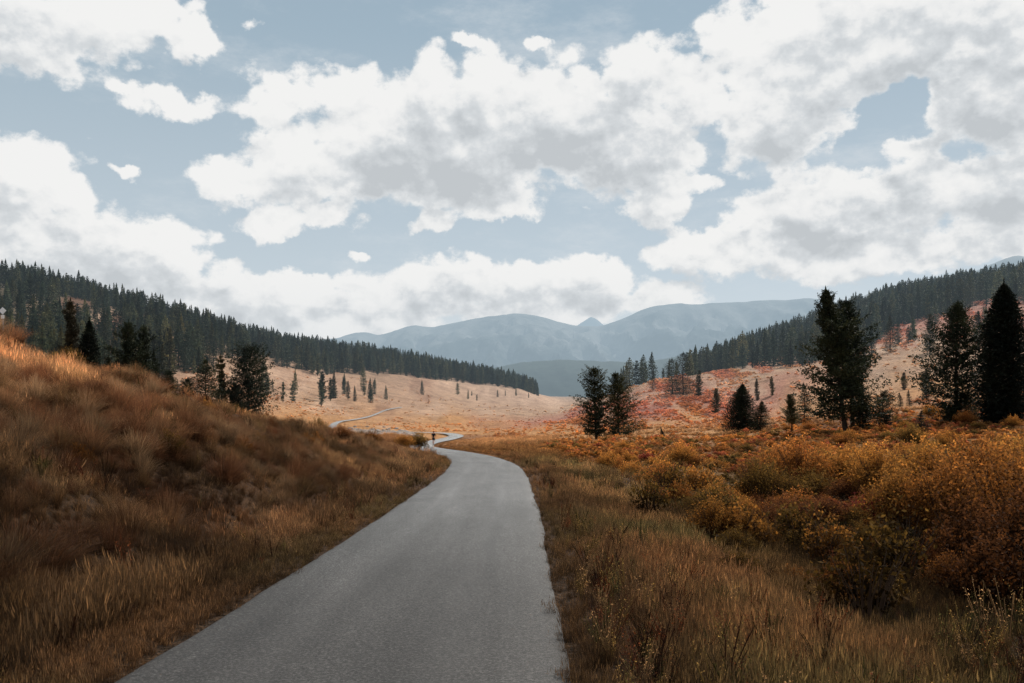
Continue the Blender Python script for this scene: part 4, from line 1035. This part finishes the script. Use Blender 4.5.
# ------------------------------------------------------------------ walker
def person():
    px, Y = 433.5, 110; p = at(px, Y); x = p.x
    p.z = float(road_z(Y))+.10
    t = empty('person', p, R(-12)); tag(t, 'person in dark top and dark shorts with bare legs walking along the winding path', 'person')
    SK = m_plain('skin', S(176, 124, 98), .6, .3, .05); TOP = m_plain('dark_navy_cloth', S(30, 32, 40), .9, .1, .15); SH = m_plain('dark_shorts_cloth', S(38, 38, 44), .9, .1, .15); HR = m_plain('dark_hair', S(40, 30, 24), .8, .2, .2); SO = m_plain('dark_shoe', S(60, 56, 54), .8, .2, .1)
    def skin(name, vs, es, mat, par, root=0, sub=2):
        me = bpy.data.meshes.new(name); me.from_pydata([v[0] for v in vs], es, []); me.update()
        o = obj(name, me, mat, par); m = o.modifiers.new('skin', 'SKIN'); m.use_smooth_shade = True
        for i, v in enumerate(vs):
            r = v[1]; me.skin_vertices[0].data[i].radius = r if isinstance(r, tuple) else (r, r); me.skin_vertices[0].data[i].use_root = (i == root)
        o.modifiers.new('sub', 'SUBSURF').levels = sub; o.modifiers['sub'].render_levels = sub
        return o
    # faces away from the camera (+y), mid-stride
    J = [((0, 0, .93), (.15, .11)), ((0, .01, 1.10), (.13, .10)), ((0, .03, 1.28), (.155, .105)), ((0, .035, 1.42), (.10, .08)), ((0, .045, 1.49), .055), ((0, .055, 1.56), (.07, .085)), ((0, .06, 1.66), (.078, .095)), ((0, .06, 1.73), (.05, .06)),
         ((-.10, .01, .88), .085), ((-.11, .16, .50), .058), ((-.11, .10, .28), .055), ((-.11, .06, .09), .038), ((-.115, .19, .04), .035),
         ((.10, -.01, .88), .085), ((.11, -.06, .49), .058), ((.11, -.22, .28), .055), ((.11, -.33, .12), .038), ((.115, -.26, .03), .035),
         ((-.19, .03, 1.40), .055), ((-.24, -.05, 1.14), .042), ((-.24, .05, .92), .032), ((-.235, .09, .84), (.02, .035)),
         ((.19, .03, 1.40), .055), ((.24, .08, 1.14), .042), ((.23, .22, .95), .032), ((.225, .26, .88), (.02, .035)),
         ((0, .155, 1.64), .016), ((-.085, .05, 1.64), .014), ((.085, .05, 1.64), .014)]
    E = [(0, 1), (1, 2), (2, 3), (3, 4), (4, 5), (5, 6), (6, 7), (0, 8), (8, 9), (9, 10), (10, 11), (11, 12), (0, 13), (13, 14), (14, 15), (15, 16), (16, 17), (3, 18), (18, 19), (19, 20), (20, 21), (3, 22), (22, 23), (23, 24), (24, 25), (6, 26), (6, 27), (6, 28)]
    skin('body', J, E, SK, t)
    skin('shirt', [((0, 0, .90), (.165, .125)), ((0, .01, 1.10), (.15, .118)), ((0, .03, 1.28), (.175, .125)), ((0, .035, 1.41), (.12, .095)), ((0, .04, 1.455), .07),
                   ((-.19, .03, 1.40), .072), ((-.235, -.04, 1.16), .06), ((.19, .03, 1.40), .072), ((.235, .07, 1.16), .06)], [(0, 1), (1, 2), (2, 3), (3, 4), (3, 5), (5, 6), (3, 7), (7, 8)], TOP, t)
    skin('shorts', [((0, 0, .96), (.165, .125)), ((0, 0, .88), (.16, .12)), ((-.10, .05, .78), .105), ((-.11, .13, .56), .088), ((.10, -.02, .78), .105), ((.11, -.055, .56), .088)], [(0, 1), (1, 2), (2, 3), (1, 4), (4, 5)], SH, t)
    skin('hair', [((0, .02, 1.62), (.08, .08)), ((0, .035, 1.70), (.088, .10)), ((0, .05, 1.75), (.06, .07))], [(0, 1), (1, 2)], HR, t)
    for v in (((-.11, .04, .06), (-.115, .20, .035)), ((.11, -.34, .09), (.115, -.24, .02))):
        skin('shoe', [(v[0], .05), (v[1], .042)], [(0, 1)], SO, t, 0, 1)
    pk = skin('backpack', [((0, -.15, 1.06), (.12, .07)), ((0, -.16, 1.22), (.13, .08)), ((0, -.12, 1.38), (.10, .06))], [(0, 1), (1, 2)], TOP, t)
person()

# ------------------------------------------------------------------ light and sky
SUN_EL, SUN_AZ = R(38), R(40)      # azimuth to the right of straight ahead (+y)
sd = bpy.data.lights.new('sun', 'SUN'); sd.energy = 5.4; sd.angle = R(.6); sd.color = (1, .93, .84)
so = bpy.data.objects.new('sun', sd); col.objects.link(so)
dirv = Vector((math.sin(SUN_AZ)*math.cos(SUN_EL), math.cos(SUN_AZ)*math.cos(SUN_EL), math.sin(SUN_EL)))
so.rotation_euler = dirv.to_track_quat('Z', 'Y').to_euler(); so.location = dirv*50

w = bpy.data.worlds.new('World'); scene.world = w; w.use_nodes = True; w.node_tree.nodes.clear(); T = NT(w.node_tree)
BL = [ # px, py, rx, ry, strength
 (35, 22, 95, 42, 1), (105, 12, 75, 34, 1), (160, 2, 45, 14, .7), (192, 40, 34, 24, 1.1), (178, 102, 52, 20, 1.0), (250, 28, 12, 8, .4), (124, 84, 10, 8, .4),
 (22, 168, 62, 38, .9), (62, 192, 38, 28, .9), (8, 200, 50, 34, .9),
 (50, 250, 120, 46, 1.1), (140, 246, 70, 40, 1), (100, 300, 220, 45, 1.1), (172, 262, 48, 40, .9),
 (300, 92, 62, 30, .75), (268, 108, 36, 16, .5), (345, 95, 60, 40, .8), (232, 178, 58, 32, .85), (300, 165, 75, 50, 1), (385, 150, 100, 80, 1.2), (425, 92, 55, 45, 1), (490, 88, 52, 40, 1),
 (480, 150, 120, 64, 1.2), (560, 130, 105, 75, 1.2), (632, 155, 85, 55, 1.2), (642, 82, 62, 46, 1), (690, 100, 52, 46, .9), (430, 218, 32, 18, .9), (268, 226, 42, 26, 1.1), (505, 205, 44, 18, .9), (325, 214, 36, 16, .9),
 (660, 204, 42, 24, 1.1), (585, 207, 14, 8, .3), (470, 40, 26, 9, .8), (540, 42, 18, 9, .9), (130, 88, 12, 9, .9), (128, 172, 18, 9, .8), (258, 175, 20, 10, .8), (375, 195, 26, 12, .8), (700, 186, 26, 14, .9), (360, 262, 22, 8, .7),
 (735, 30, 50, 40, .9), (800, 28, 100, 55, 1.2), (780, 118, 78, 62, 1.1), (850, 62, 80, 50, 1.1), (930, 35, 110, 55, 1.2), (985, 95, 72, 62, 1.2), (1050, 130, 80, 80, 1.1), (900, 143, 48, 20, .7),
 (830, 210, 105, 44, 1.1), (920, 195, 90, 44, 1.1), (1010, 190, 80, 50, 1.1), (780, 250, 120, 32, 1), (690, 252, 60, 30, .9), (880, 255, 120, 30, 1), (990, 238, 90, 32, 1),
 (480, 285, 85, 42, 1.0), (425, 290, 60, 34, .9), (590, 282, 62, 36, .95), (540, 305, 130, 30, 1.1), (340, 318, 150, 42, 1.1), (250, 300, 110, 38, 1), (300, 290, 60, 28, .9), (650, 300, 60, 18, .7)]
HOLES = [(895, 108, 34, 40, .9), (862, 150, 22, 22, .7), (734, 100, 10, 14, .4), (545, 240, 140, 22, .5), (300, 255, 90, 22, .5), (915, 190, 22, 7, .35), (955, 150, 20, 12, .4), (700, 215, 30, 18, .4)]
GREY = [(640, 140, 90, 62, 1), (560, 160, 120, 55, 1), (455, 150, 75, 48, .95), (395, 188, 90, 36, .9), (300, 185, 50, 24, .5), (800, 150, 60, 66, .95), (975, 100, 85, 78, 1.1), (890, 20, 90, 36, .7), (20, 40, 75, 34, .8),
        (60, 268, 120, 42, .8), (160, 285, 70, 30, .6), (15, 205, 40, 24, .5), (870, 200, 90, 38, .8), (800, 232, 80, 28, .8), (1010, 195, 50, 46, .8), (930, 245, 90, 24, .6), (520, 296, 100, 26, .9), (600, 300, 70, 22, .8), (440, 300, 60, 20, .8), (230, 300, 90, 26, .8), (110, 235, 60, 20, .6),
        (320, 312, 110, 30, .6), (700, 262, 50, 20, .5), (655, 62, 40, 22, .5)]
def azel(px, py):
    U = (px-CX)/F; V = (HY-py)/F; a = math.atan(U); return a, math.atan(V*math.cos(a))
def grey_field(T, d):
    wn = T.n('ShaderNodeTexNoise'); T.l(d, wn.inputs['Vector']); wn.inputs['Scale'].default_value = 11; wn.inputs['Detail'].default_value = 4; wn.inputs['Roughness'].default_value = .55
    sp = T.n('ShaderNodeSeparateXYZ'); T.l(T.vmath('ADD', d, T.vmath('SCALE', T.vmath('SUBTRACT', wn.outputs['Color'], (.5, .5, .5)), .13)), sp.inputs[0])
    az = T.math('ARCTAN2', sp.outputs[0], sp.outputs[1]); el = T.math('ARCSINE', T.math('MAXIMUM', T.math('MINIMUM', sp.outputs[2], 1.), -1.))
    cb = T.n('ShaderNodeCombineXYZ'); T.l(az, cb.inputs[0]); T.l(el, cb.inputs[1]); acc = None
    for (px, py, rx, ry, k) in GREY:
        a, e = azel(px, py)
        v = T.vmath('MULTIPLY', T.vmath('SUBTRACT', cb.outputs[0], (a, e, 0)), (F/rx/1.25, F/ry/1.25, 0))
        f = T.math('MULTIPLY_ADD', T.vmath('LENGTH', v), -k, k)
        acc = f if acc is None else T.math('SMOOTH_MAX', acc, f, .35)
    return acc
def cloud_group(fine=True):
    ng = bpy.data.node_groups.new('cloud field', 'ShaderNodeTree'); T = NT(ng)
    ng.interface.new_socket('Dir', in_out='INPUT', socket_type='NodeSocketVector')
    ng.interface.new_socket('Field', in_out='OUTPUT', socket_type='NodeSocketFloat'); ng.interface.new_socket('Soft', in_out='OUTPUT', socket_type='NodeSocketFloat')
    gi = T.n('NodeGroupInput'); go = T.n('NodeGroupOutput'); d = gi.outputs[0]
    # warp
    wn = T.n('ShaderNodeTexNoise'); T.l(d, wn.inputs['Vector']); wn.inputs['Scale'].default_value = 16; wn.inputs['Detail'].default_value = 5; wn.inputs['Roughness'].default_value = .6
    wv = T.vmath('SCALE', T.vmath('SUBTRACT', wn.outputs['Color'], (.5, .5, .5)), .055)
    dd = T.vmath('ADD', d, wv)
    sp = T.n('ShaderNodeSeparateXYZ'); T.l(dd, sp.inputs[0])
    az = T.math('ARCTAN2', sp.outputs[0], sp.outputs[1]); el = T.math('ARCSINE', T.math('MAXIMUM', T.math('MINIMUM', sp.outputs[2], 1.), -1.))
    cb = T.n('ShaderNodeCombineXYZ'); T.l(az, cb.inputs[0]); T.l(el, cb.inputs[1]); p = cb.outputs[0]
    def blob(px, py, rx, ry, s):
        a, e = azel(px, py)
        v = T.vmath('MULTIPLY', T.vmath('SUBTRACT', p, (a, e, 0)), (F/rx, F/ry, 0))
        return T.math('MULTIPLY_ADD', T.vmath('LENGTH', v), -s, s)
    acc = None
    for b in BL:
        f = blob(*b); acc = f if acc is None else T.math('SMOOTH_MAX', acc, f, .25)
    # beyond the photographed part of the sky: ordinary broken cloud
    gen = T.math('MULTIPLY_ADD', T.noise(T.vmath('MULTIPLY', d, (1, 1, 1.8)), 2.6, 4, .5), 4.0, -1.9)
    outside = T.math('MAXIMUM', T.smap(T.math('ABSOLUTE', az), .60, .80), T.smap(el, .46, .62))
    acc = T.math('MAXIMUM', acc, -1.2)
    acc = T.math('ADD', T.math('MULTIPLY', acc, T.math('SUBTRACT', 1.0, outside)), T.math('MULTIPLY', gen, outside))
    for b in HOLES: acc = T.math('SUBTRACT', acc, T.math('MAXIMUM', blob(*b), 0.))
    d2 = T.vmath('MULTIPLY', d, (1, 1, 1.35))
    n1 = T.noise(d2, 13, 9 if fine else 4, .66)
    v = T.n('ShaderNodeTexVoronoi', feature='F1'); v.inputs['Scale'].default_value = 34
    v.inputs['Detail'].default_value = 1 if fine else 0; v.inputs['Roughness'].default_value = .5
    T.l(T.vmath('ADD', d2, T.vmath('SCALE', wv, .5)), v.inputs['Vector'])
    f = T.math('ADD', acc, T.math('MULTIPLY', T.math('SUBTRACT', n1, .5), 1.5))
    f = T.math('ADD', f, T.math('MULTIPLY', T.math('SUBTRACT', .42, v.outputs['Distance']), .38))
    T.l(f, go.inputs[0]); T.l(acc, go.inputs[1]); return ng
CG = cloud_group(); CG2 = cloud_group(False)
D = T.n('ShaderNodeTexCoord').outputs['Generated']
def field(v, g=None):
    n = T.n('ShaderNodeGroup'); n.node_tree = g or CG; T.l(v, n.inputs[0]); return n.outputs[0], n.outputs[1]
f0, s0 = field(D); f1, s1 = field(T.vmath('NORMALIZE', T.vmath('ADD', D, (.012, 0, .034))), CG2)
mask = T.smap(f0, -.06, .22)
relief = T.math('SUBTRACT', f0, f1)
nz = T.noise(T.vmath('MULTIPLY', D, (1, 1, 1.4)), 11, 6, .55)
core = T.math('ADD', T.math('MULTIPLY', T.math('MULTIPLY', T.smap(grey_field(T, D), -.08, .70), T.smap(f0, .05, .62)), .72), T.math('MULTIPLY', T.smap(f1, .1, 1.5), .22))
fr = T.math('SUBTRACT', T.noise(T.vmath('MULTIPLY', D, (1, 1, 1.3)), 24, 6, .58), T.noise(T.vmath('MULTIPLY', T.vmath('ADD', D, (.004, 0, .010)), (1, 1, 1.3)), 24, 4, .58))
core = T.math('ADD', core, T.math('MULTIPLY', relief, -.55))
core = T.math('ADD', core, T.math('MULTIPLY', fr, -1.6))
core = T.math('ADD', core, T.math('MULTIPLY', T.math('SUBTRACT', nz, .5), .5), clamp=True)
sepD = T.n('ShaderNodeSeparateXYZ'); T.l(D, sepD.inputs[0])
lowf = T.smap(sepD.outputs[2], .02, .22)
cc = T.ramp(core, [(0, S(242, 242, 241)), (.28, S(235, 236, 236)), (.58, S(214, 218, 221)), (1, S(194, 199, 203))])
cc = T.mix(T.smap(sepD.outputs[2], -.02, .16, .45, 0.), cc, S(205, 213, 219))
sky = T.n('ShaderNodeTexSky', sky_type='NISHITA'); sky.sun_disc = False; sky.sun_elevation = SUN_EL; sky.sun_rotation = SUN_AZ; sky.altitude = 2800; sky.dust_density = 2.0
skyc = T.mix(1.0, sky.outputs[0], (.10, .10, .10), 'MULTIPLY')
photo_blue = T.ramp(sepD.outputs[2], [(0, S(212, 219, 224)), (.14, S(196, 208, 215)), (.38, S(164, 184, 197)), (.9, S(120, 148, 172))])
blue = T.mix(.9, skyc, photo_blue)
wisp = T.math('MULTIPLY', T.smap(T.noise(T.vmath('MULTIPLY', D, (1, 1, 2.6)), 5, 8, .68), .46, .80), .55)
blue = T.mix(wisp, blue, S(228, 231, 233))
fin = T.mix(mask, blue, cc)
bg = T.n('ShaderNodeBackground'); T.l(fin, bg.inputs[0]); bg.inputs[1].default_value = 1.0
wo = T.n('ShaderNodeOutputWorld'); T.l(bg.outputs[0], wo.inputs[0])
w.cycles.sampling_method = 'NONE'

# ------------------------------------------------------------------ camera
cd = bpy.data.cameras.new('camera'); cd.sensor_width = 36; cd.lens = 36*F/1024; cd.shift_y = (HY-341.5)/1024; cd.clip_start = .1; cd.clip_end = 30000
co = bpy.data.objects.new('camera', cd); col.objects.link(co); co.location = (0, 0, CAMH); co.rotation_euler = (R(90), 0, 0); scene.camera = co
scene.view_settings.view_transform = 'Standard'; scene.view_settings.look = 'None'; scene.view_settings.exposure = 0
scene.cycles.max_bounces = 6; scene.cycles.use_adaptive_sampling = True; scene.cycles.adaptive_threshold = .03; scene.cycles.adaptive_min_samples = 16; scene.cycles.diffuse_bounces = 2; scene.cycles.transmission_bounces = 3; scene.cycles.transparent_max_bounces = 4
